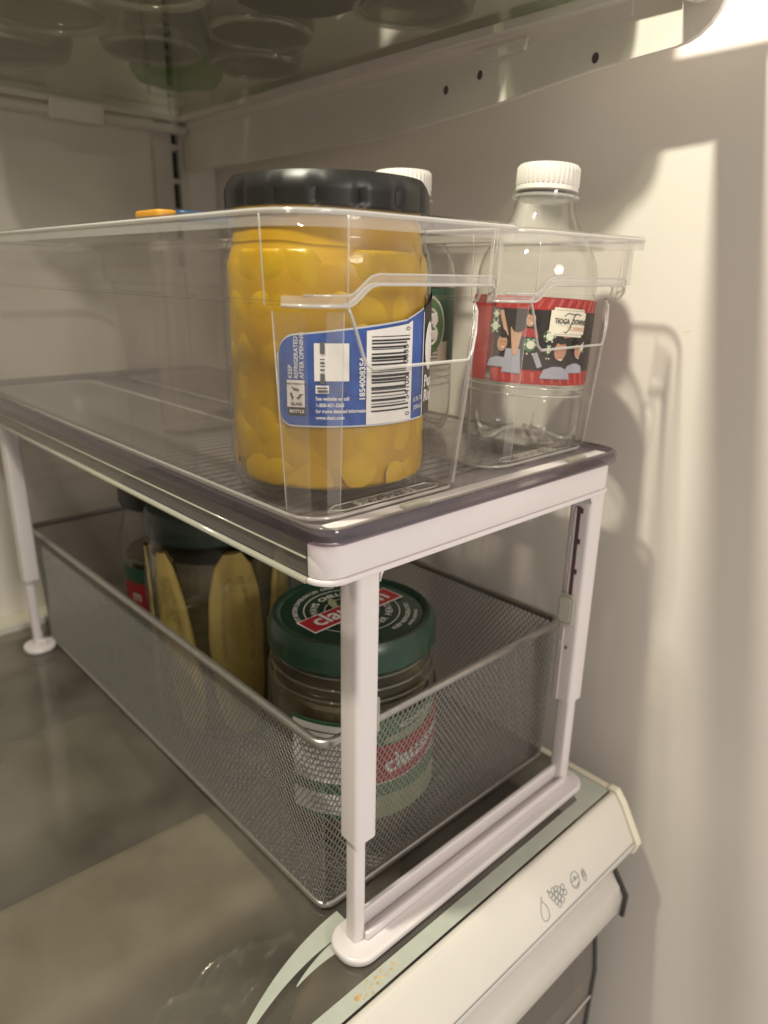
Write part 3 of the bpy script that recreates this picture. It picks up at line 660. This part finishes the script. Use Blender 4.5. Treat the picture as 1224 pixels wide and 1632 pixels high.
mesh_obj('panel', *cpatch(.0452, -.144, -.119, .046, .067), M['lidred'], lab3)
lp(lab3, text_vf('m', .012, .02),   .0455, -.131, .0565, M['paper'], 'lettering')

# ------------------------------------------------------------------ clear storage bins
def smooth01(t): t = min(1, max(0, t)); return t*t*(3-2*t)
def storage_bin(label, x0, x1, y0, y1, group, mark=True):
    t = thing('storage_bin', label, 'bin', (x0, y0, .2034), group)
    zb, zs, zf, zbf, ztp = .0, .0735, .0525, .0800, .1000     # bottom, side wall top, front low edge, band bottom at front, top
    r = .0135; seg = 4
    fr = [0, .15, .3, .5, .7, .85, 1.0, 1.3]                 # extra points along the front edge (cm from ends)
    def ring(off):
        X0, X1, Y0, Y1 = -off, x1-x0+off, -off, y1-y0+off; R = r+off*.5; Q = .0045+off*.3; P = []
        def arc(cx, cy_, a0):
            return [(cx+R*math.cos(a0+.5*PI*k/seg), cy_+R*math.sin(a0+.5*PI*k/seg), 'c', 0) for k in range(seg+1)]
        P += arc(X0+R, Y0+R, PI)
        Lf = X1-X0-R-Q; ds = [d*.01 for d in fr[1:]]
        for d in ds: P.append((X0+R+d, Y0, 'f', d))
        P.append((X0+R+Lf/2, Y0, 'f', 1))
        for d in ds[::-1]: P.append((X1-Q-d, Y0, 'f', d))
        P += [(X1-Q+Q*math.cos(1.5*PI+.5*PI*k/seg), Y0+Q+Q*math.sin(1.5*PI+.5*PI*k/seg), 'q', k/seg) for k in range(seg+1)]
        for k in (.33, .66): P.append((X1, Y0+R+(Y1-Y0-2*R)*k, 's', 0))
        P += arc(X1-R, Y1-R, 0); P += arc(X0+R, Y1-R, .5*PI)
        for k in (.66, .33): P.append((X0, Y0+R+(Y1-Y0-2*R)*k, 's', 0))
        return P
    def k_of(p):
        if p[2] == 'f': return 1 if p[0] > (x1-x0)/2 else smooth01(p[3]/.0125)
        return smooth01(1-p[3]) if p[2] == 'q' else 0
    R0 = ring(0); n = len(R0); V, F = [], []
    drf = .0055
    levels = (0, .03, .5, 1.0)
    for lv in levels:
        for i in range(n):
            k = k_of(R0[i]); zt = zs+(zf-zs)*k; z = zb+(zt-zb)*lv; off = drf*z/zs-(.002 if lv == 0 else 0); q = ring(off)[i]; V.append((q[0], q[1], z))
    for l in range(len(levels)-1):
        for i in range(n): j = (i+1) % n; F.append((l*n+i, l*n+j, (l+1)*n+j, (l+1)*n+i))
    F.append(tuple(range(n)))
    body = mesh_obj('bin_body', V, F, M['bin'], t)
    so = body.modifiers.new('wall', 'SOLIDIFY'); so.thickness = .0014; so.offset = -1
    # band with flared lip round the top
    V, F = [], []
    bands = ((drf, 0), (drf+.0042, .0004), (drf+.0056, 1.0), (drf+.0092, 1.0))
    for off, f in bands:
        q = ring(off)
        for i in range(n):
            zl = zs+(zbf-zs)*k_of(R0[i]); V.append((q[i][0], q[i][1], zl+(ztp-zl)*f))
    for l in range(len(bands)-1):
        for i in range(n): j = (i+1) % n; F.append((l*n+i, l*n+j, (l+1)*n+j, (l+1)*n+i))
    band = mesh_obj('bin_band', V, F, M['bin'], t)
    so = band.modifiers.new('wall', 'SOLIDIFY'); so.thickness = .0014; so.offset = 1
    q = ring(drf+.0092); mesh_obj('rim_edge', *tube([(a[0], a[1], ztp) for a in q], .0008, 8, True), M['edge_glint'], t, smooth=True)
    q = ring(drf+.0042)
    fi = [i for i in range(n) if R0[i][2] in 'fcq'][:2*seg+2+2*len(fr)-1]
    mesh_obj('band_edge', *tube([(q[i][0], q[i][1], zs+(zbf-zs)*k_of(R0[i])) for i in fi[1:]], .0006, 8), M['edge_glint'], t, smooth=True)
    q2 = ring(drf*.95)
    mesh_obj('band_edge', *tube([(q2[i][0], q2[i][1], zs+(zbf-zs)*k_of(R0[i])) for i in fi[2:]], .0005, 8), M['edge_glint'], t, smooth=True)
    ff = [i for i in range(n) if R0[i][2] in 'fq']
    mesh_obj('front_edge', *tube([(*ring(drf*(zs+(zf-zs)*k_of(R0[i]))/zs)[i][:2], zs+(zf-zs)*k_of(R0[i])) for i in ff], .0006, 8), M['edge_glint'], t, smooth=True)
    def ribbon(name, idx, fa_, fb_, mat):
        V = []
        for i in idx: V += [fa_(i), fb_(i)]
        mesh_obj(name, V, [(2*k, 2*k+2, 2*k+3, 2*k+1) for k in range(len(idx)-1)], mat, t)
    q3 = ring(drf+.0094); ribbon('rim_skirt', list(range(n))+[0], lambda i: (q3[i][0], q3[i][1], ztp-.0042), lambda i: (q3[i][0], q3[i][1], ztp-.0003), M['lip_sheen'])
    q4 = ring(drf+.0044); ribbon('band_lip', fi[1:], lambda i: (q4[i][0], q4[i][1], zs+(zbf-zs)*k_of(R0[i])), lambda i: (q4[i][0], q4[i][1], zs+(zbf-zs)*k_of(R0[i])+.0030), M['lip_sheen'])
    mesh_obj('band_edge', *tube([(q4[i][0], q4[i][1], zs+(zbf-zs)*k_of(R0[i])+.0031) for i in fi[2:]], .0004, 6), M['edge_glint'], t, smooth=True)
    def topz(i): return zs+(zf-zs)*k_of(R0[i])
    def wall(i, z): return (*ring(drf*z/zs+.0003)[i][:2], z)
    for a_, b_ in ((fi[0], fi[2]), (fi[3], fi[4])): ribbon('corner_sheen', [a_, b_], lambda i: wall(i, .003), lambda i: wall(i, topz(i)-.002), M['facet_sheen'])  # hazy strips painting the bright upright bands at the corners
    ribbon('corner_sheen', fi[-1-seg:], lambda i: wall(i, .003), lambda i: wall(i, topz(i)-.001), M['lip_sheen'])
    q5 = ring(drf+.0059); ribbon('corner_sheen', fi[-1-seg:], lambda i: (q5[i][0], q5[i][1], zbf), lambda i: (q5[i][0], q5[i][1], ztp-.004), M['lip_sheen'])
    ribbon('corner_sheen', [fi[-1-seg-3], fi[-1-seg-2]], lambda i: (q5[i][0], q5[i][1], zbf), lambda i: (q5[i][0], q5[i][1], ztp-.004), M['lip_sheen'])
    # pale rods painting the highlight along the front corner creases
    cr = [0, seg, fi[-1]-seg, fi[-1]]
    for i in (fi[0], fi[seg], fi[-1-seg], fi[-1]):
        a, b = ring(0)[i], ring(drf)[i]; o1, o2 = ring(drf+.0042)[i], ring(drf+.0056)[i]
        mesh_obj('crease_glint', *tube([(a[0], a[1], .003), (b[0], b[1], zs-.002)], .00022 if i == fi[0] else .00014, 6), M['edge_glint'], t, smooth=True)
        mesh_obj('crease_glint', *tube([(o1[0], o1[1], zs+(zbf-zs)*k_of(R0[i])), (o2[0], o2[1], ztp)], .00022, 6), M['edge_glint'], t, smooth=True)
    q = ring(-.0012); mesh_obj('base_edge', *tube([(a[0], a[1], .0008) for a in q], .0007, 8, True), M['edge_glint'], t, smooth=True)
    # moulded name on the floor
    wd = x1-x0
    mk = mesh_obj('raised_frame', *tube([(x, y, .0018) for x, y in ((.018, .0028), (wd-.010, .0028), (wd-.0065, .0048), (wd-.010, .0092), (.018, .0092), (.013, .006))], .00035, 6, True), M['binmark'], t, smooth=True)
    V, F = text_vf('SIMPLIDVISE', .0062, .0, extrude=.0003)
    mesh_obj('raised_lettering', [(wd*.5+.003+x*.93, .0061+y, .0018+z) for x, y, z in V], F, M['binmark'], t)
    for fx in (.010, wd-.020): bbox('stacking_foot', (fx, fx+.010, .004, .007, -.0008, -.0001), M['edge_glint'], t, .0003)
    return t
BG = 'clear storage bins side by side on the rack'
storage_bin('clear plastic bin on the rack holding the yellow pepper jar', .0010, .0770, .0088, .392, BG)
storage_bin('clear plastic bin on the rack holding the water bottles beside the wall', .1065, .1825, .0145, .396, BG)

# ------------------------------------------------------------------ jar of yellow peppers
yj = thing('pepper_jar', 'glass jar of yellow banana peppers with black lid and blue label', 'jar', (.0422, .0490, .2056))
R = .0396
pr = [(R*.82, .002), (R*.88, .0), (R*.95, .002), (R*.985, .007), (R, .014), (R*.995, .070), (R, .083), (R*.975, .0885), (R*.935, .0920), (R*.925, .0940), (R*.955, .0955), (R*.925, .0970), (R*.93, .1000), (R*.92, .1015)]
smooth_by(mesh_obj('glass_body', *lathe(pr, 96, cap=False), M['jarglass'], yj), 60)
pc = [(R*.80, .0035), (R*.90, .006), (R*.953, .014), (R*.955, .045), (R*.956, .083), (R*.90, .090), (R*.87, .100)]
def fine(prof, k=6):
    out = []
    for (a, b), (c, d) in zip(prof[:-1], prof[1:]): out += [(a+(c-a)*i/k, b+(d-b)*i/k) for i in range(k)]
    return out+[prof[-1]]
mesh_obj('brine', *lathe(fine(pc), 96, wob=lambda a, z: 1+.014*mnoise.noise(Vector((math.cos(a)*3, math.sin(a)*3, z*70)))), M['pepcore'], yj, smooth=True)
# banana pepper pieces pressed against the glass
def pepper(ang, z, w, h, tilt, sd):
    n, m = 20, 5; V, F = [], []
    for i in range(n):
        a = 2*PI*i/n; lob = 1+.28*mnoise.noise(Vector((math.cos(a)*1.3+sd, math.sin(a)*1.3, sd*.7)))
        for k in range(m+1):
            f = k/m; rr = f*lob; x = w*rr*math.cos(a); y = h*rr*math.sin(a); bulge = .00035*(1-f*f)-.0004*f*f
            x, y = x*math.cos(tilt)-y*math.sin(tilt), x*math.sin(tilt)+y*math.cos(tilt)
            ph = ang+x/R; rad = R*.957+bulge; V.append((rad*math.cos(ph), rad*math.sin(ph), min(.0885, max(.006, z+y))))
    for i in range(n):
        for k in range(m): j = (i+1) % n; F.append((i*(m+1)+k, j*(m+1)+k, j*(m+1)+k+1, i*(m+1)+k+1))
    mesh_obj('pepper', V, F, M['pep'], yj, smooth=True)
rg = random.Random(3)
for row in range(6):
    for k in range(9):
        pepper(math.radians(-225+k*22+rg.uniform(-8, 8)+row*9), .011+row*.0142+rg.uniform(-.003, .003), rg.uniform(.006, .0105), rg.uniform(.0055, .010), rg.uniform(-.8, .8), rg.uniform(0, 50))
# black lid with pressed grip dimples
jl = jar_lid(yj, .0379, .1003, .0126, M['lidblack'], .034, 16)
# blue label
def ycp(Rr, u0, u1, z0, z1, n=None):
    inv = lambda f: (lambda u: f((u*LRr/Rr+.0086)/.96)) if callable(f) else f
    g = lambda u: (.96*u-.0086)*Rr/LRr
    return cpatch(Rr, g(u0), g(u1), inv(z0), inv(z1), n)
LRr = R+.0004; z0_ = .0298
def ztop(u):
    base = .0602+(u+.1015)*(.0055/.052) if u < -.052 else .0657+(u+.052)*.30
    d = (u+.1035)/.006
    return base-(.006*(1-math.sqrt(max(0, 1-(1-min(1, d))**2))) if d < 1 else 0)
def zbot(u):
    d = (u+.1035)/.005
    return z0_+(.005*(1-math.sqrt(max(0, 1-(1-min(1, d))**2))) if d < 1 else 0)
ylab = mesh_obj('label', *ycp(LRr, -.1035, -.0405, zbot, ztop, 110), M['blue'], yj)
mesh_obj('label_edge', *ycp(LRr-.0001, -.1041, -.0405, lambda u: zbot(u)-.0006, lambda u: ztop(u)+.0006, 110), M['silver'], ylab)
mesh_obj('black_panel', *ycp(LRr+.0001, -.0405, -.0120, z0_, ztop, 50), M['lblack'], ylab)
mesh_obj('panel_edge', *ycp(LRr+.0003, -.0411, -.0404, z0_, lambda u: ztop(u)-.001, 3), M['paper'], ylab)
P1 = LRr+.0003; P2 = LRr+.0005
def yp(vf, u, z, mat, name='lettering', rot=0, lev=P2): return mesh_obj(name, *wrap(vf, lev, (.96*u-.0086)*lev/LRr, z, rot), mat, ylab)
mesh_obj('code_panel', *ycp(P1, -.0900, -.0775, .0455, .0583), M['paper'], ylab)
bars = []
for i, (zz, hh) in enumerate(((.0575, .0040), (.0530, .0004), (.0518, .0007), (.0506, .0004), (.0494, .0006), (.0470, .0036))): bars.append(wrap(quad2(.0016, hh), P2, -.0933, zz-hh*.2))
mesh_obj('side_code', *join(*bars), M['inkgrey'], ylab)
mesh_obj('barcode_panel', *ycp(P1, -.0710, -.0495, .0299, lambda u: min(.0655, ztop(u)-.001)), M['paper'], ylab)
bars = []; zz = .0345; rb_ = random.Random(11)
while zz < .0605:
    w = rb_.choice((.0003, .0003, .0006, .0006, .0009)); L = .0172 if (zz < .0365 or zz > .0588 or .0465 < zz < .048) else .0155
    bars.append(wrap(quad2(L, w), P2, -.0758+L/2, zz)); zz += w+rb_.choice((.0004, .0004, .0007, .0010))
mesh_obj('barcode', *join(*bars), M['ink'], ylab)
yp(text_vf('54100', .0036), -.0523, .0420, M['ink'], rot=PI/2); yp(text_vf('0835', .0036), -.0532, .0540, M['ink'], rot=PI/2)
yp(text_vf('0', .0030), -.0517, .0323, M['ink'], rot=PI/2); yp(text_vf('0', .0030), -.0522, .0628, M['ink'], rot=PI/2)
yp(text_vf('1854008354', .0030, .02), -.0725, .0460, M['paper'], rot=PI/2)
for s, du in (('KEEP', 0), ('REFRIGERATED', .0023), ('AFTER OPENING', .0044)):
    yp(text_vf(s, .0021, .01, 'LEFT'), -.0988+du, .0462, M['paper'], rot=PI/2)
mesh_obj('recycling_panel', *ycp(P1, -.1003, -.0936, .0362, .0456), M['paper'], ylab)
mesh_obj('recycling_foot', *ycp(P1, -.0999, -.0934, .0332, .0361), M['ink'], ylab)
yp(text_vf('Empty & Replace Cap', .0009, .03), -.0969, .0444, M['ink']); yp(text_vf('GLASS', .0015, .03), -.0968, .0373, M['ink']); yp(text_vf('BOTTLE', .0015, .03), -.0966, .0347, M['paper'])
for k in range(3):
    a0 = PI/2+k*2*PI/3; ring = []
    pts = [(.0021*math.cos(a0+d)-.0, .0021*math.sin(a0+d)) for d in (-.75, -.3, .2)]+[(.0031*math.cos(a0+.55), .0031*math.sin(a0+.55))]+[(.0012*math.cos(a0+.5), .0012*math.sin(a0+.5)), (.0013*math.cos(a0-.1), .0013*math.sin(a0-.1)), (.0012*math.cos(a0-.8), .0012*math.sin(a0-.8))]
    yp(poly2(pts), -.0969, .0408, M['inkgrey'], 'recycling_arrow')
mesh_obj('logo_patch', *ycp(P1, -.0896, -.0848, .0412, .0440), M['paper'], ylab)
yp(quad2(.0036, .0006), -.0872, .0431, M['inkgrey'], 'logo_line'); yp(quad2(.0036, .0009), -.0870, .0420, M['inkgrey'], 'logo_line')
yp(text_vf('Classic', .0018, 0), -.0808, .0426, M['inkgrey'], 'lettering')
for s, z in (('See website or call', .0394), ('1-800-421-3265', .0371), ('for more detailed information.', .0350), ('www.vlasic.com', .0327)):
    yp(text_vf(s, .0018, .02, 'LEFT', .86), -.0896, z, M['paper'])
for s, z in (('12 FL OZ', .0370), ('(355mL)', .0340)): yp(text_vf(s, .0022, .03, xs=.8), -.0450, z, M['silver'], rot=.08)
yp(text_vf('Pepper', .0062, .03, 'LEFT'), -.0395, .0425, M['paper']); yp(text_vf('Rings', .0062, .03, 'LEFT'), -.0395, .0370, M['paper'])
yp(disc2(.0050, .0090, 24), -.0340, .0555, M['paper'], 'emblem')

# ------------------------------------------------------------------ water bottles
def bottle(loc, lean, label, kind):
    t = thing('water_bottle', label, 'bottle', loc, 'small water bottles in the clear bin'); t.rotation_euler = lean
    rb = .0288
    def w(a, z): return 1+(.05*math.cos(5*a) if z < .004 else (.02*math.cos(5*a) if z < .009 else 0))
    pr = [(rb*.62, .0030), (rb*.74, .0002), (rb*.90, .0020), (rb*.99, .0070), (rb, .012), (rb, .0245), (rb*.975, .0262), (rb, .028), (rb*.975, .0298), (rb, .0316), (rb*.98, .0335), (rb, .036), (rb*.99, .075), (rb, .078), (rb*.98, .084), (rb*.93, .0895), (rb*.80, .096), (rb*.62, .103), (rb*.52, .109), (rb*.485, .114), (rb*.47, .1155), (rb*.47, .120)]
    smooth_by(mesh_obj('bottle_body', *lathe(pr, 80, cap=False, wob=w), M['pet'], t), 70)
    b = mesh_obj('bottle_base', *lathe(fine([(.0008, .0075), (rb*.30, .0070), (rb*.55, .0036), (rb*.66, .0016)], 4), 60, wob=lambda a, z: 1+.10*math.cos(5*a)), M['petbase'], t, smooth=True)
    for k in range(5):
        a = 2*PI*k/5+.4; mesh_obj('base_lobe', *tube([(rb*f*math.cos(a), rb*f*math.sin(a), zz) for f, zz in ((.15, .0082), (.40, .0066), (.65, .0032), (.82, .0030), (.93, .0062), (.985, .0125))], [.0004, .0009, .0013, .0012, .0008, .0003], 8), M['petbase'], t, smooth=True)
    for zz in (.0262, .0298, .0335): mesh_obj('rib', *tube([(rb*.985*math.cos(a), rb*.985*math.sin(a), zz) for a in [2*PI*k/60 for k in range(60)]], .0005, 6, True), M['petbase'], t, smooth=True)
    smooth_by(mesh_obj('neck_ring', *lathe([(.0135, .1152), (.0157, .1158), (.0157, .1168), (.0135, .1174)], 48), M['petbase'], t), 50)
    cap = mesh_obj('cap', *lathe([(.0140, .1186), (.0146, .1190), (.0145, .1206), (.0143, .1210), (.0145, .1214), (.0144, .1290), (.0136, .1302), (.0120, .1305)], 240, wob=lambda a, z: 1+(.018*math.cos(40*a) if .121 < z < .1292 else 0)), M['capwhite'], t); smooth_by(cap, 40)
    return t, rb
def wr(parent, R, vf, u, z, mat, name, rot=0): return mesh_obj(name, *wrap(vf, R, u, z, rot), mat, parent)
b1, rb = bottle((.1612, .0405, .2058), (0, math.radians(3.2), 0), 'water bottle with red picture label and cream ticket beside the wall', 1)
B0 = rb+.0004; B1, B2, B3, B4 = B0+.0002, B0+.0004, B0+.0006, B0+.0008
bl = mesh_obj('label', *cpatch(B0, -.092, -.020, .0318, .0712, 90), M['red'], b1)
mesh_obj('label', *cpatch(B0, -.020, .0886, .0318, .0712, 90), M['red'], b1)
for k in range(16):
    u = -.090+k*.0046; 
    mesh_obj('ray', *wrap(poly2([(-.0005, -.0025), (.0008, -.0025), (.0018, .0025), (-.0002, .0025)]), B1, u, .0685, -.3), M['redlight'], bl)
    mesh_obj('ray', *wrap(poly2([(-.0005, -.0025), (.0008, -.0025), (.0014, .0025), (-.0006, .0025)]), B1, u, .0348, .25), M['redlight'], bl)
bp2 = lambda vf, u, z, mat, name='print', rot=0, lev=B1: wr(bl, lev, vf, u-.0062, z-.0022-(.0018 if z < .05 else 0), mat, name, rot)
mesh_obj('picture_band', *cpatch(B1, -.092, -.022, .0385, .0655, 60), M['hair'], bl)
def ell(rx, ry): return disc2(rx, ry, 22)
# people in the picture, kept as plain generic figures
def person(u, z, k, skin, shirt, hair=(0, 0), eyes=True, wide=1.0):
    bp2(sliced([(-.0068*k*wide, -.0075*k), (.0068*k*wide, -.0075*k), (.0056*k*wide, -.0040*k), (.0018*k, -.0026*k), (-.0018*k, -.0026*k), (-.0056*k*wide, -.0040*k)][::1]), u, z-.0022*k, M[shirt], 'figure', 0, B2)
    bp2(ell(.0040*k, .0048*k), u+hair[0]*k, z+.0016*k+hair[1]*k, M['hair'], 'figure', 0, B3)
    bp2(ell(.0027*k, .0039*k), u, z, M[skin], 'figure', -.1, B4)
    if eyes:
        for d in (-.0010, .0011): bp2(ell(.00038*k, .00022*k), u+d*k, z+.0008*k, M['hair'], 'figure', 0, B4+.0002)
        bp2(sliced([(-.0011*k, .0002*k), (0, -.0006*k), (.0011*k, .0002*k), (0, .0001*k)]), u, z-.0018*k, M['paper'], 'figure', -.1, B4+.0002)
        bp2(ell(.0003*k, .0006*k), u+.0001, z-.0003*k, M['skin2'], 'figure', 0, B4+.0002)
        bp2(ell(.0021*k, .0010*k), u, z+.0036*k, M['hair'], 'figure', 0, B4+.0002)
person(-.0545, .0500, 1.15, 'skin', 'shirt', (-.0018, .0008)); person(-.0825, .0520, .95, 'skin', 'shirt', (-.0008, .0006))
person(-.0700, .0632, .80, 'skin2', 'red', (.0018, -.0008)); person(-.0440, .0505, .90, 'skin', 'shirt', (.0006, .0006))
bp2(sliced([(-.0011, -.0085), (.0011, -.0085), (.0030, .0040), (-.0030, .0040)]), -.0755, .0555, M['skin2'], 'figure', 0, B3); bp2(sliced([(-.0046, -.0060), (.0046, -.0060), (.0034, .0050), (-.0034, .0050)]), -.0760, .0465, M['shirt'], 'figure', 0, B2)
bp2(ell(.0036, .0042), -.0755, .0615, M['hair'], 'figure', 0, B4); bp2(sliced([(-.0008, -.006), (.0009, -.006), (.0012, .006), (-.0009, .006)]), -.0815, .0610, M['skin2'], 'figure', .35, B2)
bp2(sliced([(-.0052, -.0010), (.0052, -.0010), (.0052, .0010), (-.0052, .0010)]), -.0490, .0572, M['skin2'], 'figure', .12, B2)
bp2(sliced([(-.0012, -.0035), (.0012, -.0035), (.0012, .0035), (-.0012, .0035)]), -.0648, .0470, M['shirt'], 'figure', .45, B3)
def chip(u, z, r, mat, sq=1.0):
    bp2(disc2(r*sq, r, 24, lob=8, la=.06), u, z, mat, 'casino_chip', 0, B3); bp2(ell(r*.62*sq, r*.62), u, z, M['chipg'], 'casino_chip', 0, B4)
    for k in range(6): a = 2*PI*k/6; bp2(quad2(r*.24, r*.24), u+r*.84*math.cos(a)*sq, z+r*.84*math.sin(a), M['chipg'], 'casino_chip', a, B4)
chip(-.0605, .0562, .0030, M['chipd']); chip(-.0690, .0520, .0031, M['chipgreen']); chip(-.0870, .0595, .0034, M['chipd'], .8); chip(-.0870, .0650, .0024, M['chipd'], .8); chip(-.0415, .0520, .0027, M['chipd'], .9); chip(-.0605, .0500, .0026, M['chipd'], .5)
tk = []
tw, th, c_ = .0098, .0062, .0014
for sx_, sy_ in ((1, 1), (-1, 1), (-1, -1), (1, -1)):
    cs_ = [(tw-c_, th), (tw-c_*.9, th-c_*.9), (tw, th-c_)]
    pts = [(x*sx_, y*sy_) for x, y in cs_]
    if sx_*sy_ > 0: pts = pts[::-1]
    tk += pts
tick = bp2(sliced([(tw, -th+c_), (tw, th-c_), (tw-c_*.9, th-c_*.9), (tw-c_, th), (-tw+c_, th), (-tw+c_*.9, th-c_*.9), (-tw, th-c_), (-tw, -th+c_), (-tw+c_*.9, -th+c_*.9), (-tw+c_, -th), (tw-c_, -th), (tw-c_*.9, -th+c_*.9)]), -.0520, .0628, M['ticket'], 'ticket', -.03, B4+.0002)
TL_ = B4+.0006
bp2(text_vf('TIOGA', .0031, .03, xs=.80), -.0567, .0632, M['inksoft'], 'lettering', -.03, TL_); bp2(text_vf('DOWNS', .0031, .03, xs=.74), -.0472, .0630, M['inksoft'], 'lettering', -.03, TL_)
bp2(text_vf('CASINO', .0025, 0), -.0478, .0600, M['inkorange'], 'lettering', -.03, TL_)
def stroke(pts, w):
    V = []
    for i, (x, y) in enumerate(pts):
        a = pts[max(0, i-1)]; b = pts[min(len(pts)-1, i+1)]; dx, dy = b[0]-a[0], b[1]-a[1]; L = math.hypot(dx, dy); V += [(x-dy/L*w, y+dx/L*w, 0), (x+dy/L*w, y-dx/L*w, 0)]
    return V, [(2*i, 2*i+1, 2*i+3, 2*i+2) for i in range(len(pts)-1)]
bp2(stroke([(-.0035, -.0042), (-.0022, -.0046), (-.0008, -.0030), (.0004, .0000), (.0016, .0030), (.0030, .0040)], .00022), -.0520, .0628, M['inksoft'], 'lettering', 0, TL_)
bp2(stroke([(-.0040, .0026), (-.0018, .0042), (.0010, .0036), (.0035, .0040), (.0055, .0034)], .00020), -.0520, .0628, M['inksoft'], 'lettering', 0, TL_)
nd_ = 18
for i in range(nd_):
    for yy in (th-.0009, -th+.0009): bp2(quad2(.0004, .0003), -.0520-tw+.0022+i*(2*tw-.0044)/(nd_-1), .0628+yy, M['inksoft'], 'ticket_stitch', 0, TL_)
b2, rb = bottle((.1385, .1080, .2058), (0, 0, 0), 'water bottle with green oval label behind the red labelled bottle', 2)
bl2 = mesh_obj('label', *cpatch(B0, -.0905, .0886, .0362, .0745, 160), M['lgreen'], b2)
UC = -.0545
wr(bl2, B1, quad2(.030, .0115), UC, .0425, M['chipg'], 'panel'); wr(bl2, B1, ell(.0120, .0155), UC, .0560, M['paper'], 'oval'); wr(bl2, B2, ell(.0107, .0142), UC, .0560, M['lgreen2'], 'oval')
wr(bl2, B3, text_vf('8', .0250, .03), UC, .0550, M['paper'], 'lettering')
for k in range(3): wr(bl2, B2, quad2(.014, .0007), UC, .0400+k*.0020, M['inkgrey'], 'text_line')

# ------------------------------------------------------------------ lidded tub deep in the left bin
pk = thing('lidded_tub', 'cloudy food tub with blue and amber lid deep in the bin behind the pepper jar', 'tub', (.049, .190, .2056))
o = mesh_obj('tub_body', *prism(rrect(-.014, .022, -.022, -.001, .006, 4), 'z', .0, .1035), M['cloudy'], pk); smooth_by(o, 50)
o = mesh_obj('lid', *prism(rrect(-.005, .0245, -.025, .002, .004, 4), 'z', .1038, .1092), M['bluepack'], pk); bevel_obj(o, .0012, 2, 50); smooth_by(o, 50)
o = mesh_obj('lid', *prism(rrect(-.017, -.0055, -.025, .002, .004, 4), 'z', .1038, .1088), M['amber'], pk); bevel_obj(o, .0012, 2, 50); smooth_by(o, 50)
